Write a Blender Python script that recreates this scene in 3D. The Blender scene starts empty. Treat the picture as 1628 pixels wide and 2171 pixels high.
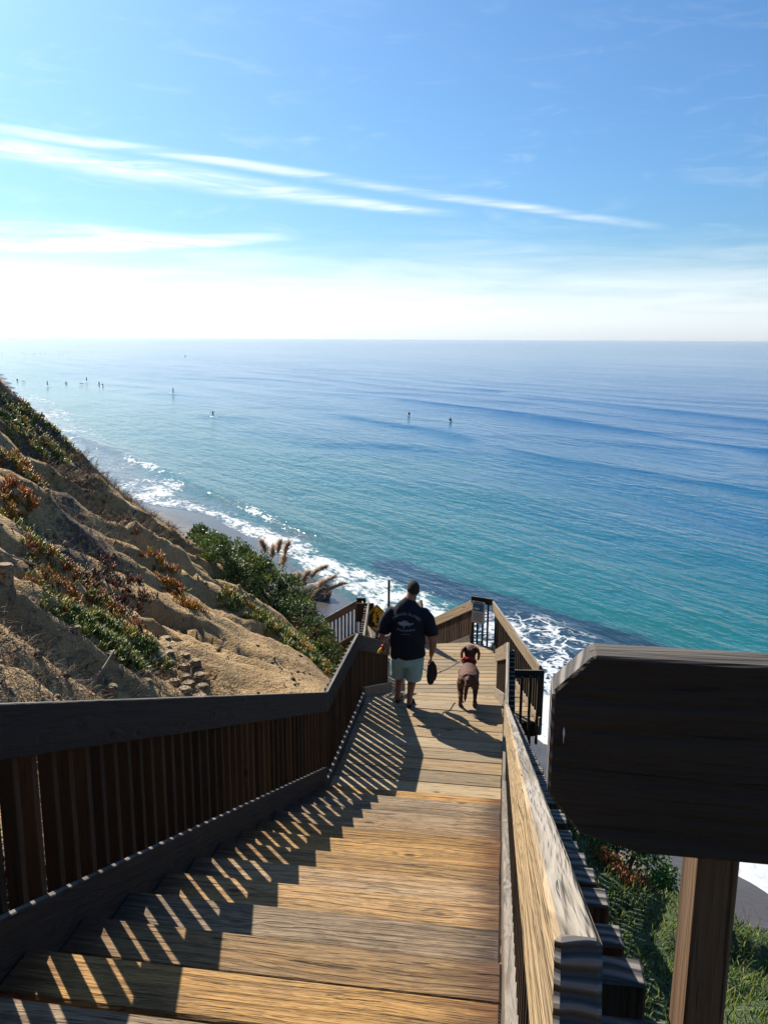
import bpy, bmesh, math, random
import numpy as np
from mathutils import Matrix, Vector
from mathutils.bvhtree import BVHTree
random.seed(7); rng = np.random.default_rng(7)
scene = bpy.context.scene
COL = scene.collection
rad = math.radians

# ------------------------------------------------------------------ camera
PITCH = math.atan((1085.5-718)/1800.0); ROLL = rad(0.42)
FW = Vector((0, math.cos(PITCH), -math.sin(PITCH))); UP = Vector((0, math.sin(PITCH), math.cos(PITCH)))
RT = Vector((1, 0, 0))
CR = RT*math.cos(ROLL) + UP*math.sin(ROLL); CU = UP*math.cos(ROLL) - RT*math.sin(ROLL)
cam = bpy.data.cameras.new('camera'); camo = bpy.data.objects.new('camera', cam); COL.objects.link(camo)
cam.sensor_fit = 'VERTICAL'; cam.sensor_height = 24; cam.lens = 24*1800/2171
cam.clip_start = 0.05; cam.clip_end = 250000
camo.matrix_world = Matrix((CR, CU, -FW)).transposed().to_4x4()
scene.camera = camo

# ------------------------------------------------------------------ light
SUN_AZ = rad(-36.0); SUN_EL = rad(39.0)          # azimuth from +Y towards +X
SUN_DIR = Vector((math.sin(SUN_AZ)*math.cos(SUN_EL), math.cos(SUN_AZ)*math.cos(SUN_EL), math.sin(SUN_EL)))
sl_ = bpy.data.lights.new('sun', 'SUN'); sl_.energy = 5.0; sl_.angle = rad(0.5); sl_.color = (1.0, 0.93, 0.82)
so = bpy.data.objects.new('sun', sl_); COL.objects.link(so)
so.rotation_euler = (-SUN_DIR).to_track_quat('-Z', 'Y').to_euler(); so.location = (-20, 20, 40)

scene.view_settings.view_transform = 'Standard'; scene.view_settings.look = 'None'
scene.view_settings.gamma = 1.0; scene.view_settings.use_curve_mapping = False
scene.view_settings.exposure = 0.80
try:
    scene.cycles.max_bounces = 4; scene.cycles.diffuse_bounces = 1; scene.cycles.glossy_bounces = 2
    scene.cycles.use_adaptive_sampling = True; scene.cycles.adaptive_threshold = 0.015; scene.cycles.adaptive_min_samples = 16
    scene.cycles.transparent_max_bounces = 8; scene.cycles.caustics_reflective = False; scene.cycles.caustics_refractive = False
    scene.cycles.use_denoising = True
except Exception: pass

# ------------------------------------------------------------------ node helpers
class NT:
    def __init__(s, tree): s.t = tree; s.n = tree.nodes; s.l = tree.links; s.n.clear()
    def add(s, typ, **kw):
        nd = s.n.new(typ)
        for k, v in kw.items(): setattr(nd, k, v)
        return nd
    def set(s, nd, key, v):
        if v is None: return
        if hasattr(v, 'is_linked') or isinstance(v, bpy.types.NodeSocket): s.l.new(v, nd.inputs[key])
        else: nd.inputs[key].default_value = v
    def math(s, op, a, b=None, c=None, clamp=False):
        nd = s.add('ShaderNodeMath', operation=op, use_clamp=clamp); s.set(nd, 0, a); s.set(nd, 1, b); s.set(nd, 2, c); return nd.outputs[0]
    def vmath(s, op, a, b=None):
        nd = s.add('ShaderNodeVectorMath', operation=op); s.set(nd, 0, a); s.set(nd, 1, b); return nd.outputs[0]
    def mix(s, f, a, b, blend='MIX'):
        nd = s.add('ShaderNodeMix', data_type='RGBA', blend_type=blend); s.set(nd, 0, f); s.set(nd, 6, a); s.set(nd, 7, b); return nd.outputs[2]
    def ramp(s, f, stops, interp='LINEAR'):
        nd = s.add('ShaderNodeValToRGB'); s.set(nd, 0, f); cr = nd.color_ramp; cr.interpolation = interp
        while len(cr.elements) > 1: cr.elements.remove(cr.elements[0])
        for i, (p, c) in enumerate(stops):
            e = cr.elements[0] if i == 0 else cr.elements.new(p)
            e.position = p; e.color = c if len(c) == 4 else (*c, 1)
        return nd.outputs[0]
    def rng(s, v, a, b, c=0.0, d=1.0, smooth=True):
        nd = s.add('ShaderNodeMapRange', interpolation_type='SMOOTHSTEP' if smooth else 'LINEAR'); s.set(nd, 0, v)
        for i, q in enumerate((a, b, c, d)): s.set(nd, i+1, q)
        return nd.outputs[0]
    def noise(s, vec, scale=1.0, detail=4.0, rough=0.55, dist=0.0, col=False):
        nd = s.add('ShaderNodeTexNoise'); s.set(nd, 'Vector', vec); s.set(nd, 'Scale', scale); s.set(nd, 'Detail', detail)
        s.set(nd, 'Roughness', rough); s.set(nd, 'Distortion', dist); return nd.outputs['Color' if col else 0]
    def voro(s, vec, scale=1.0, feature='F1', out='Distance', rnd=1.0):
        nd = s.add('ShaderNodeTexVoronoi', feature=feature); s.set(nd, 'Vector', vec); s.set(nd, 'Scale', scale); s.set(nd, 'Randomness', rnd); return nd.outputs[out]
    def mapping(s, vec, scale=(1, 1, 1), loc=(0, 0, 0), rot=(0, 0, 0)):
        nd = s.add('ShaderNodeMapping'); s.set(nd, 0, vec); nd.inputs['Location'].default_value = loc
        nd.inputs['Rotation'].default_value = rot; nd.inputs['Scale'].default_value = scale; return nd.outputs[0]
    def bump(s, h, strength=0.5, dist=0.01, normal=None):
        nd = s.add('ShaderNodeBump'); s.set(nd, 'Height', h); nd.inputs['Strength'].default_value = strength
        nd.inputs['Distance'].default_value = dist; s.set(nd, 'Normal', normal); return nd.outputs[0]

def new_mat(name):
    m = bpy.data.materials.new(name); m.use_nodes = True; t = NT(m.node_tree)
    out = t.add('ShaderNodeOutputMaterial'); b = t.add('ShaderNodeBsdfPrincipled'); t.l.new(b.outputs[0], out.inputs[0])
    return m, t, b

HAZE = 2.5e-5
# ------------------------------------------------------------------ sky
SKY_STRENGTH = 0.062
w = bpy.data.worlds.new('World'); scene.world = w; w.use_nodes = True
t = NT(w.node_tree); out = t.add('ShaderNodeOutputWorld'); bg = t.add('ShaderNodeBackground'); t.l.new(bg.outputs[0], out.inputs[0])
sky = t.add('ShaderNodeTexSky', sky_type='NISHITA'); sky.sun_disc = False
sky.sun_elevation = SUN_EL; sky.sun_rotation = SUN_AZ
sky.altitude = 20; sky.air_density = 1.0; sky.dust_density = 1.2; sky.ozone_density = 3.0
tc = t.add('ShaderNodeTexCoord'); sep = t.add('ShaderNodeSeparateXYZ'); t.l.new(tc.outputs['Generated'], sep.inputs[0])
az = t.math('MULTIPLY', t.math('ARCTAN2', sep.outputs[0], sep.outputs[1]), 57.29578)
el = t.math('MULTIPLY', t.math('ARCSINE', sep.outputs[2]), 57.29578)
cv = t.add('ShaderNodeCombineXYZ'); t.set(cv, 0, az); t.set(cv, 1, el)
warp = t.noise(t.mapping(cv.outputs[0], (0.05, 0.16, 1)), 1.0, 1)
fine = t.noise(t.mapping(cv.outputs[0], (0.10, 1.1, 1), rot=(0, 0, rad(-9))), 1.0, 4, 0.62, 0.6)
wisp = t.noise(t.mapping(cv.outputs[0], (0.16, 0.75, 1), (3, 7, 0), (0, 0, rad(12))), 1.0, 3, 0.65, 0.8)
STREAKS = [(8.35, -0.088, 0.0, 1.05, 0.25, -45, 6, 0.9), (9.45, -0.13, -0.0016, 0.34, 0.22, -30, 19, 0.7),
           (6.05, 0.005, 0.0, 1.5, 0.3, -60, -4, 1.0), (4.6, -0.02, -0.003, 0.5, 0.3, -8, 40, 0.35)]
clouds = None
for (e0, slope, curv, wl, wr, aL, aR, dens) in STREAKS:
    # centre line el = e0 + slope*az + curv*az^2, half-width from wl (at aL) to wr (at aR), fading out at both ends
    c0 = t.math('ADD', t.math('MULTIPLY', az, slope), e0)
    c0 = t.math('ADD', c0, t.math('MULTIPLY', t.math('MULTIPLY', az, az), curv))
    dev = t.math('ADD', t.math('SUBTRACT', el, c0), t.math('MULTIPLY', t.math('SUBTRACT', warp, 0.5), 2.2*max(wl, wr)))
    half = t.rng(az, aL, aR, wl, wr, smooth=False)
    q = t.math('DIVIDE', t.math('ABSOLUTE', dev), half)
    mk = t.rng(q, 0.0, 1.6, 1.0, 0.0)
    endR = t.rng(az, aR-7, aR, 1.0, 0.0); endL = t.rng(az, aL-6, aL, 0.0, 1.0)
    tex = t.rng(fine, 0.34, 0.66, 0.15, 1.0)
    mk = t.math('MULTIPLY', t.math('MULTIPLY', mk, tex), t.math('MULTIPLY', t.math('MULTIPLY', endR, endL), dens))
    clouds = mk if clouds is None else t.math('MAXIMUM', clouds, mk)
# thin general cirrus and the pale bank over the horizon, all round the compass
thin = t.math('MULTIPLY', t.rng(wisp, 0.52, 0.8, 0.0, 0.16), t.math('MULTIPLY', t.rng(el, 3, 6, 0, 1), t.rng(el, 13, 26, 1, 0)))
clouds = t.math('MAXIMUM', clouds, thin)
bank_e = t.math('ADD', el, t.math('MULTIPLY', t.math('SUBTRACT', fine, 0.5), 4.0))
bank = t.math('MULTIPLY', t.rng(bank_e, 0.8, 7.2, 1.0, 0.0), 0.86)
clouds = t.math('MAXIMUM', clouds, bank, clamp=True)
skyc = t.mix(1.0, sky.outputs[0], (0.60, 0.94, 1.22, 1), 'MULTIPLY')
# cloud brightness follows the sky behind it (brighter towards the sun)
lum = t.add('ShaderNodeRGBToBW'); t.l.new(sky.outputs[0], lum.inputs[0])
cb = t.math('ADD', t.math('MULTIPLY', lum.outputs[0], 0.9), 5.6)
ccol = t.add('ShaderNodeCombineColor'); t.set(ccol, 0, t.math('MULTIPLY', cb, 0.93)); t.set(ccol, 1, cb); t.set(ccol, 2, t.math('MULTIPLY', cb, 1.04))
full = t.mix(clouds, skyc, ccol.outputs[0])
t.l.new(full, bg.inputs[0]); bg.inputs[1].default_value = SKY_STRENGTH
try: w.cycles.sampling_method = 'MANUAL'; w.cycles.sample_map_resolution = 256
except Exception: pass
# ------------------------------------------------------------------ object helpers
def tag(o, label=None, cat=None, group=None, kind=None):
    if label: o['label'] = label
    if cat: o['category'] = cat
    if group: o['group'] = group
    if kind: o['kind'] = kind
    return o
def empty(name, loc, label=None, cat=None, group=None):
    o = bpy.data.objects.new(name, None); COL.objects.link(o); o.matrix_world = Matrix.Translation(loc)
    o.empty_display_size = 0.2
    return tag(o, label, cat, group)
def link(name, me, parent=None, M=None):
    o = bpy.data.objects.new(name, me); COL.objects.link(o)
    M = M if M is not None else Matrix.Identity(4)
    if parent is not None:
        o.parent = parent
        pm = parent.matrix_basis if parent.parent is None else parent.parent.matrix_basis @ parent.matrix_basis
        o.matrix_basis = pm.inverted() @ M
    else: o.matrix_basis = M
    return o
def mesh_np(name, verts, faces, mat=None, smooth=True):
    me = bpy.data.meshes.new(name); me.from_pydata([tuple(v) for v in verts], [], [tuple(f) for f in faces])
    if mat: me.materials.append(mat)
    if smooth: me.polygons.foreach_set('use_smooth', [True]*len(me.polygons))
    me.update(); return me
def mesh_fast(name, V, Fc, mat=None, smooth=False):
    # V (n,3) float array, Fc (m,k) int array of equal-sized faces
    V = np.asarray(V, np.float32); Fc = np.asarray(Fc, np.int32); m, k = Fc.shape
    me = bpy.data.meshes.new(name); me.vertices.add(len(V)); me.vertices.foreach_set('co', V.ravel())
    me.loops.add(m*k); me.loops.foreach_set('vertex_index', Fc.ravel()); me.polygons.add(m)
    me.polygons.foreach_set('loop_start', np.arange(0, m*k, k, dtype=np.int32)); me.polygons.foreach_set('loop_total', np.full(m, k, np.int32))
    if smooth: me.polygons.foreach_set('use_smooth', np.ones(m, bool))
    if mat: me.materials.append(mat)
    me.update(calc_edges=True); me.validate(); return me
def set_attr(me, name, vals):
    a = me.attributes.new(name, 'FLOAT', 'POINT'); a.data.foreach_set('value', np.asarray(vals, np.float32))

# ------------------------------------------------------------------ numpy noise
def vnoise(x, y, seed=0):
    xi = np.floor(x).astype(np.int64); yi = np.floor(y).astype(np.int64); fx = x-xi; fy = y-yi
    def h(a, b):
        n = (a*374761393 + b*668265263 + seed*1442695041) & 0x7fffffff
        n = ((n ^ (n >> 13))*1274126177) & 0x7fffffff
        return ((n ^ (n >> 16)) & 0xffff)/65535.0
    u = fx*fx*(3-2*fx); v = fy*fy*(3-2*fy)
    return (h(xi, yi)*(1-u)+h(xi+1, yi)*u)*(1-v)+(h(xi, yi+1)*(1-u)+h(xi+1, yi+1)*u)*v
def fbm(x, y, oct=4, seed=0, gain=0.5):
    r = 0; a = 1; tot = 0
    for i in range(oct):
        r = r+a*vnoise(x*2**i+17.3*i, y*2**i-9.1*i, seed+i); tot += a; a *= gain
    return r/tot
def sstep(a, b, x):
    q = np.clip((x-a)/(b-a), 0, 1); return q*q*(3-2*q)

# ------------------------------------------------------------------ lie of the land
SEA = -18.0
CA, SA = math.cos(rad(28)), math.sin(rad(28))
def shore_u(x, y):                        # metres seaward of the waterline
    return (x+3.7)*CA+(y-56.6)*SA
def shore_v(x, y):
    return -(x+3.7)*SA+(y-56.6)*CA
def tide(v): return 1.5*sstep(-14, -2, v)-7.5*sstep(30, 48, v)      # how far the sand reaches out along the coast
YA = rad(8.44); SLOPE = 0.421
D1 = Vector((math.sin(YA), math.cos(YA), 0)); W1 = Vector((math.cos(YA), -math.sin(YA), 0))
def P1(s, w_, z): return D1*s+W1*w_+Vector((0, 0, z))
ctrl = []
for s_ in (-6, -3, 0, 3, 6, 8.5, 11):     # ground beside and below the upper flight
    zn = -1.3-SLOPE*min(s_, 9.0)
    for w_, dz in ((-2.5, -0.35), (-1.0, -0.9), (0.4, -1.45)):
        p = P1(s_, w_, zn+dz); ctrl.append(tuple(p))
ctrl += [(1.5, 3, -3.75), (1.8, 6, -4.9), (3.1, 6, -5.3), (2.2, 9, -6.1), (3.6, 8, -5.9), (3.7, 10.5, -7.3), (5, 10, -8.6), (6, 12, -10.6), (8, 16, -14.6), (10, 20, -16.7),
  (3, 16, -9.2), (4.1, 20, -11.8), (5, 24, -14.2), (5.9, 28, -16.0), (1.4, 12.5, -7.0), (1.5, 15, -8.0), (1.5, 18, -9.0), (0, 13, -6.3), (0, 16, -7.8), (0.3, 20, -9.6), (0.5, 24, -11.0),
  (-0.9, 12, -5.15), (-2.3, 15, -5.45), (-4, 19, -5.6), (-5.6, 24, -6.2), (-5.3, 15, -3.6), (-6.9, 17, -3.1), (-8.2, 18, -2.27), (-5.1, 11, -2.97), (-3.6, 7.5, -2.94), (-3.4, 9.5, -3.72),
  (-2.7, 11, -4.5), (-1.8, 12, -5.0), (-2.4, 19, -6.5), (-1.1, 16, -6.4), (-2.3, 24, -8.2), (-0.8, 20, -8.4), (-1.5, 27, -10.5), (-3, 30, -11), (-5, 28, -8.2),
  (-9.8, 22, -1.4), (-8.9, 23, -2.55), (-8.75, 25, -4.05), (-8.5, 29, -6.4), (-8.0, 33, -8.6), (-6.5, 38, -13.0), (-9, 40, -12), (-11, 45, -15), (-12.5, 36, -6.5), (-14, 40, -8.2), (-18, 40, -4.5), (-14, 28, -1.5),
  (-16, 22, 2.0), (-10, 10, 0.6), (-8, 3, 1.5), (-14, 0, 4.0), (-6, -5, 2.2), (0, -6, 0.4), (-20, 10, 5), (-24, 30, 3), (4, 0, -3.8), (4, -5, -2.5), (8, 0, -6.5), (8, 6, -8.6), (12, 2, -10.5), (12, -6, -8.5), (15, 8, -15.0)]
C_ = np.array(ctrl, float)
def _phi(r2): return np.where(r2 > 1e-9, 0.5*r2*np.log(r2+1e-12), 0.0)
_n = len(C_); _A = np.zeros((_n+3, _n+3)); _d2 = ((C_[:, None, :2]-C_[None, :, :2])**2).sum(-1)
_A[:_n, :_n] = _phi(_d2)+np.eye(_n)*0.6; _A[:_n, _n] = 1; _A[:_n, _n+1:] = C_[:, :2]; _A[_n, :_n] = 1; _A[_n+1:, :_n] = C_[:, :2].T
_sol = np.linalg.solve(_A, np.concatenate([C_[:, 2], np.zeros(3)]))
def tps(x, y):
    r = _sol[_n]+_sol[_n+1]*x+_sol[_n+2]*y
    for i in range(_n): r = r+_sol[i]*_phi((x-C_[i, 0])**2+(y-C_[i, 1])**2)
    return r
def ground(x, y, detail=True):
    x = np.asarray(x, float); y = np.asarray(y, float)
    u = shore_u(x, y); v = shore_v(x, y)
    near = tps(np.clip(x, -24, 16), np.clip(y, -8, 48))
    far = np.clip(SEA+1.2+(-u-9)*0.85, -60, 4.0)      # the plain bluff further along the coast
    k = sstep(0, 12, np.maximum(np.maximum(y-44, -8-y), np.maximum(-22-x, x-15)))
    z = near*(1-k)+far*k
    if detail:
        sl = sstep(-14.5, -11.5, z)                   # slope, not beach
        st = np.minimum(1, np.maximum(0.0, (np.abs(x+1.0-0.13*y)-1.6)/3.0)); st = np.where(y > 24, 1, st)
        hill = sstep(-2.2, -4.5, x-0.05*y)*sl*sstep(4, 9, y)
        # gullies run down the fall line
        g = fbm(v*0.55+0.6*fbm(u*0.25, v*0.25, 3, 31), u*0.10, 4, 3); g = 1-np.sqrt((2*g-1)**2+0.012)
        z = z+hill*(g-0.72)*1.1
        rl = 1-np.abs(2*fbm(v*1.5+0.5*fbm(x*0.7, y*0.7, 3, 21), u*0.13, 3, 14)-1)
        z = z-sl*st*0.5*np.clip((rl-0.72)/0.28, 0, 1)**1.3
        sc = fbm(u*0.5+0.8*fbm(v*0.3, u*0.2, 2, 44), v*0.25, 3, 45); z = z+hill*0.28*sstep(0.48, 0.58, sc)
        g2 = fbm(v*2.3, u*0.35, 4, 9)
        z = z+sl*st*(g2-0.5)*0.42
        z = z+sl*(0.25+0.75*st)*(fbm(x*1.6, y*1.6, 4, 5)-0.5)*0.34
        z = z+sl*((fbm(x*5, y*5, 3, 8)-0.5)*0.13+0.10*np.clip(fbm(x*2.7, y*2.7, 3, 77)-0.55, 0, 1))*(0.3+st)
    u = u-tide(v)
    beach = SEA+np.where(u < -10, 1.25+(-u-10)*0.10, 1.25*np.clip(-u, -80, 10)/10.0)
    beach = beach+(fbm(x*0.3, y*0.3, 3, 40)-0.5)*0.12
    # smooth max of bluff and beach
    d = z-beach; kk = 0.5
    z = np.where(d > kk, z, np.where(d < -kk, beach, beach+(d+kk)**2/(4*kk)))
    return np.maximum(z, SEA-6)
def gz(x, y): return float(ground(np.array([x]), np.array([y]))[0])

# ------------------------------------------------------------------ terrain mesh
def grid_mesh(name, xs, ys, zf, mat, skip=None):
    X, Y = np.meshgrid(xs, ys); Z = zf(X.ravel(), Y.ravel())
    V = np.stack([X.ravel(), Y.ravel(), Z], 1); nx, ny = len(xs), len(ys)
    i = np.arange(nx*ny).reshape(ny, nx)
    Fc = np.stack([i[:-1, :-1], i[:-1, 1:], i[1:, 1:], i[1:, :-1]], -1).reshape(-1, 4)
    return mesh_fast(name, V, Fc, mat, True), V
def graded(a, b, core0, core1, fine, grow=1.12):
    c = list(np.arange(core0, core1+fine/2, fine)); st = fine; x = c[-1]
    while x < b: st *= grow; x += st; c.append(x)
    st = fine; x = c[0]; lo = []
    while x > a: st *= grow; x -= st; lo.append(x)
    return np.array(lo[::-1]+c)

m, t, b = new_mat('bluff_sand')
tc = t.add('ShaderNodeTexCoord'); pos = tc.outputs['Object']
geo = t.add('ShaderNodeNewGeometry'); sepp = t.add('ShaderNodeSeparateXYZ'); t.l.new(pos, sepp.inputs[0])
at = t.add('ShaderNodeAttribute', attribute_name='litter_shade').outputs['Fac']
n1 = t.noise(pos, 0.9, 3); n2 = t.noise(pos, 9.0, 3, 0.65)
strat = t.noise(t.mapping(pos, (0.35, 0.35, 5.0)), 1.0, 4, 0.6, 0.4)
sand = t.ramp(n1, [(0.25, (0.28, 0.17, 0.068)), (0.5, (0.40, 0.255, 0.108)), (0.75, (0.47, 0.32, 0.15))])
sand = t.mix(t.rng(strat, 0.5, 0.7, 0, 0.35), sand, (0.26, 0.19, 0.12, 1))
sand = t.mix(t.rng(n2, 0.5, 0.72, 0, 0.45), sand, (0.19, 0.115, 0.05, 1))
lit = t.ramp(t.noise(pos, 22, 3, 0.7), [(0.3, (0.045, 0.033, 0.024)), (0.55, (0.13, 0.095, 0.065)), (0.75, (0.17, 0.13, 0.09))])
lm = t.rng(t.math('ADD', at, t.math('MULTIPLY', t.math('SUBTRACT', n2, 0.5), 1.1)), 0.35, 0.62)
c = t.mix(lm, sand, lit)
# grass-covered slope on the seaward side
ga = t.add('ShaderNodeAttribute', attribute_name='green').outputs['Fac']
grs = t.ramp(t.noise(pos, 14, 5, 0.7), [(0.3, (0.018, 0.03, 0.008)), (0.6, (0.05, 0.075, 0.018)), (0.8, (0.11, 0.12, 0.035))])
c = t.mix(t.rng(t.math('ADD', ga, t.math('MULTIPLY', t.math('SUBTRACT', n2, 0.5), 0.6)), 0.35, 0.6), c, grs)
# beach: dry, damp and wet sand by height above the sea
hz = t.math('SUBTRACT', sepp.outputs[2], SEA)
bn = t.noise(pos, 0.7, 5); hb = t.math('ADD', hz, t.math('MULTIPLY', t.math('SUBTRACT', bn, 0.5), 0.5))
dry = t.ramp(t.noise(pos, 3.0, 4, 0.7), [(0.3, (0.17, 0.125, 0.085)), (0.7, (0.25, 0.19, 0.135))])
wet = t.mix(t.noise(pos, 1.5, 4), (0.065, 0.056, 0.05, 1), (0.09, 0.08, 0.072, 1))
bc = t.mix(t.rng(hb, 0.5, 1.5), wet, dry)
peb = t.rng(t.voro(pos, 1.6), 0.05, 0.09, 1, 0); bc = t.mix(t.math('MULTIPLY', peb, t.rng(t.noise(pos, 0.4, 3), 0.5, 0.62)), bc, (0.03, 0.028, 0.025, 1))
isb = t.rng(hz, 1.9, 2.6, 1, 0); c = t.mix(isb, c, bc)
t.l.new(c, b.inputs['Base Color'])
rg = t.math('SUBTRACT', 0.92, t.math('MULTIPLY', isb, t.rng(hb, 0.3, 1.1, 0.62, 0.0))); t.l.new(rg, b.inputs['Roughness'])
bh = t.math('ADD', t.math('MULTIPLY', t.noise(pos, 5, 4, 0.7), 1.0), t.math('MULTIPLY', t.noise(t.mapping(pos, (1, 1, 1)), 34, 2, 0.7), 0.35))
st_ = t.math('SUBTRACT', 1.0, t.math('MULTIPLY', isb, 0.85))
bn_ = t.add('ShaderNodeBump'); t.set(bn_, 'Height', t.math('MULTIPLY', bh, st_)); bn_.inputs['Strength'].default_value = 1.0; bn_.inputs['Distance'].default_value = 0.11
t.l.new(bn_.outputs[0], b.inputs['Normal']); MAT_LAND = m

def litter_shade_mask(x, y):
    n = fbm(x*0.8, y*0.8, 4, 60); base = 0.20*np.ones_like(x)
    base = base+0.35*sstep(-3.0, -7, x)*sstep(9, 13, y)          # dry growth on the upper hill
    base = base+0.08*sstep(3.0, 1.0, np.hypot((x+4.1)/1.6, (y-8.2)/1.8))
    wv = x*W1.x+y*W1.y; base = base+0.6*sstep(-3.6, -2.9, wv)*sstep(-1.5, -2.0, wv)*sstep(6.5, 4.5, y)  # dark strip behind the left railing: shade put into the litter colour
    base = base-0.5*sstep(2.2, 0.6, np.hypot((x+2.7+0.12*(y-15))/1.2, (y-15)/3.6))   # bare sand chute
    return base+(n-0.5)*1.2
def green_mask(x, y):
    wv = x*W1.x+y*W1.y
    return sstep(0.15, 0.6, wv)*sstep(13, 10, y)*(0.85+0.5*(fbm(x, y, 3, 70)-0.5))

xs = graded(-420, 160, -16, 9, 0.13); ys = graded(-90, 560, -2, 40, 0.14)
me, V = grid_mesh('bluff', xs, ys, ground, MAT_LAND)
set_attr(me, 'litter_shade', litter_shade_mask(V[:, 0], V[:, 1])); set_attr(me, 'green', green_mask(V[:, 0], V[:, 1]))
o = link('terrain', me); tag(o, 'sandy eroded coastal bluff falling to a narrow beach', None, None, 'structure')

# ------------------------------------------------------------------ ocean
m, t, b = new_mat('sea_water')
tc = t.add('ShaderNodeTexCoord'); pos = tc.outputs['Object']
def attr(n): return t.add('ShaderNodeAttribute', attribute_name=n).outputs['Fac']
dep = attr('depth'); foam = attr('foam'); kelp = attr('kelp'); lace = attr('lace')
dn = t.math('ADD', dep, t.math('MULTIPLY', t.math('SUBTRACT', t.noise(t.mapping(pos, (0.02, 0.05, 1), rot=(0, 0, rad(28))), 1.0, 4), 0.5), 0.22))
col = t.ramp(dn, [(0.0, (0.10, 0.105, 0.095)), (0.06, (0.026, 0.100, 0.092)), (0.16, (0.007, 0.105, 0.115)), (0.30, (0.005, 0.085, 0.165)), (0.55, (0.005, 0.070, 0.190)), (1.0, (0.005, 0.062, 0.185))])
kn = t.rng(t.math('ADD', kelp, t.math('MULTIPLY', t.math('SUBTRACT', t.noise(t.mapping(pos, (0.10, 0.30, 1), rot=(0, 0, rad(28))), 1.0, 5, 0.6, 0.8), 0.5), 1.1)), 0.4, 0.75)
col = t.mix(t.math('MULTIPLY', kn, 0.78), col, (0.012, 0.016, 0.040, 1))
# foam: torn sheets and a lacy net
fp = t.mapping(pos, (1, 1, 1), rot=(0, 0, rad(-28)))
fw_ = t.noise(t.mapping(fp, (0.55, 0.30, 1)), 1.0, 5, 0.68, 0.6)
fd = t.noise(t.mapping(fp, (2.6, 1.2, 1)), 1.0, 4, 0.65, 0.3)
fs = t.rng(t.math('ADD', foam, t.math('ADD', t.math('MULTIPLY', t.math('SUBTRACT', fw_, 0.5), 1.2), t.math('MULTIPLY', t.math('SUBTRACT', fd, 0.5), 1.0))), 0.50, 0.72)
fs = t.math('MULTIPLY', fs, t.rng(foam, 0.03, 0.2))
wv_ = t.noise(pos, 0.5, 3, col=True)
vp = t.vmath('ADD', t.mapping(fp, (0.75, 0.5, 1)), t.vmath('MULTIPLY', wv_, (2.4, 2.4, 0)))
ve = t.voro(vp, 1.0, 'DISTANCE_TO_EDGE'); ve2 = t.voro(vp, 2.7, 'DISTANCE_TO_EDGE')
net = t.math('MAXIMUM', t.rng(ve, 0.02, 0.09, 1, 0), t.math('MULTIPLY', t.rng(ve2, 0.02, 0.10, 1, 0), t.rng(fw_, 0.45, 0.6)))
net = t.math('MULTIPLY', net, t.rng(t.math('ADD', lace, t.math('MULTIPLY', t.math('SUBTRACT', fw_, 0.5), 0.9)), 0.35, 0.65))
fm = t.math('MAXIMUM', fs, net, clamp=True)
t.l.new(t.mix(fm, col, (0.52, 0.54, 0.55, 1)), b.inputs['Base Color'])
t.l.new(t.math('ADD', 0.14, t.math('MULTIPLY', fm, 0.7)), b.inputs['Roughness'])
b.inputs['IOR'].default_value = 1.333
# ripples, small chop and cat's paws
wp = t.mapping(pos, (1, 1, 1), rot=(0, 0, rad(-28)))
r1 = t.noise(t.mapping(wp, (0.55, 0.16, 1)), 1.0, 3, 0.5, 0.3)
r2 = t.noise(t.mapping(wp, (1.7, 0.7, 1), rot=(0, 0, rad(14))), 1.0, 3, 0.55, 0.3)
r3 = t.noise(t.mapping(wp, (5.5, 2.6, 1), rot=(0, 0, rad(-20))), 1.0, 2, 0.5)
r0 = t.noise(t.mapping(wp, (0.13, 0.035, 1)), 1.0, 3, 0.5, 0.2)
hh = t.math('ADD', t.math('ADD', t.math('MULTIPLY', r0, 0.9), t.math('MULTIPLY', r1, 0.75)), t.math('ADD', t.math('MULTIPLY', r2, 0.30), t.math('MULTIPLY', r3, 0.05)))
gust = t.rng(t.noise(t.mapping(wp, (0.012, 0.004, 1)), 1.0, 4, 0.6, 0.5), 0.35, 0.62, 0.45, 1.0)
bpn = t.add('ShaderNodeBump'); t.set(bpn, 'Height', t.math('ADD', t.math('MULTIPLY', hh, t.math('MULTIPLY', gust, attr('chop'))), 0.0))
bpn.inputs['Strength'].default_value = 1.0; bpn.inputs['Distance'].default_value = 0.52
t.l.new(bpn.outputs[0], b.inputs['Normal']); MAT_SEA = m

us = graded(-14, 50000, -10, 120, 0.5, 1.045); vs = graded(-50000, 50000, -70, 190, 0.9, 1.06)
U, Vv = np.meshgrid(us, vs); U = U.ravel(); Vv = Vv.ravel()
X = -3.7+U*CA-Vv*SA; Y = 56.6+U*SA+Vv*CA
Z = np.full_like(X, SEA)
wob = (fbm(U*0.01+3, Vv*0.012, 3, 80)-0.5)
near = sstep(900, 100, U)*sstep(1500, 300, np.abs(Vv))
sw = np.sin((U+wob*60+(fbm(Vv*0.02, U*0.02, 3, 82)-0.5)*22)/23.0*2*math.pi)*0.13*sstep(8, 40, U)*(0.5+fbm(Vv*0.015, U*0.01, 2, 81))
Z += sw*near
def crest(u0, amp, wid, v0, v1, sharp=1.0):       # one swell line: steep shoreward face
    c = u0+wob*26+(fbm(Vv*0.03, Vv*0+u0, 3, int(u0))-0.5)*5 if u0 > 20 else 8.4-0.075*Vv+(fbm(Vv*0.05, Vv*0, 3, 13)-0.5)*2.0
    d = U-c; env = sstep(v0-25, v0, Vv)*sstep(v1+40, v1, Vv)
    return amp*env*np.where(d < 0, np.exp(-(d/(wid*0.55))**2), np.exp(-(d/(wid*1.7))**2)), d, env
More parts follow.
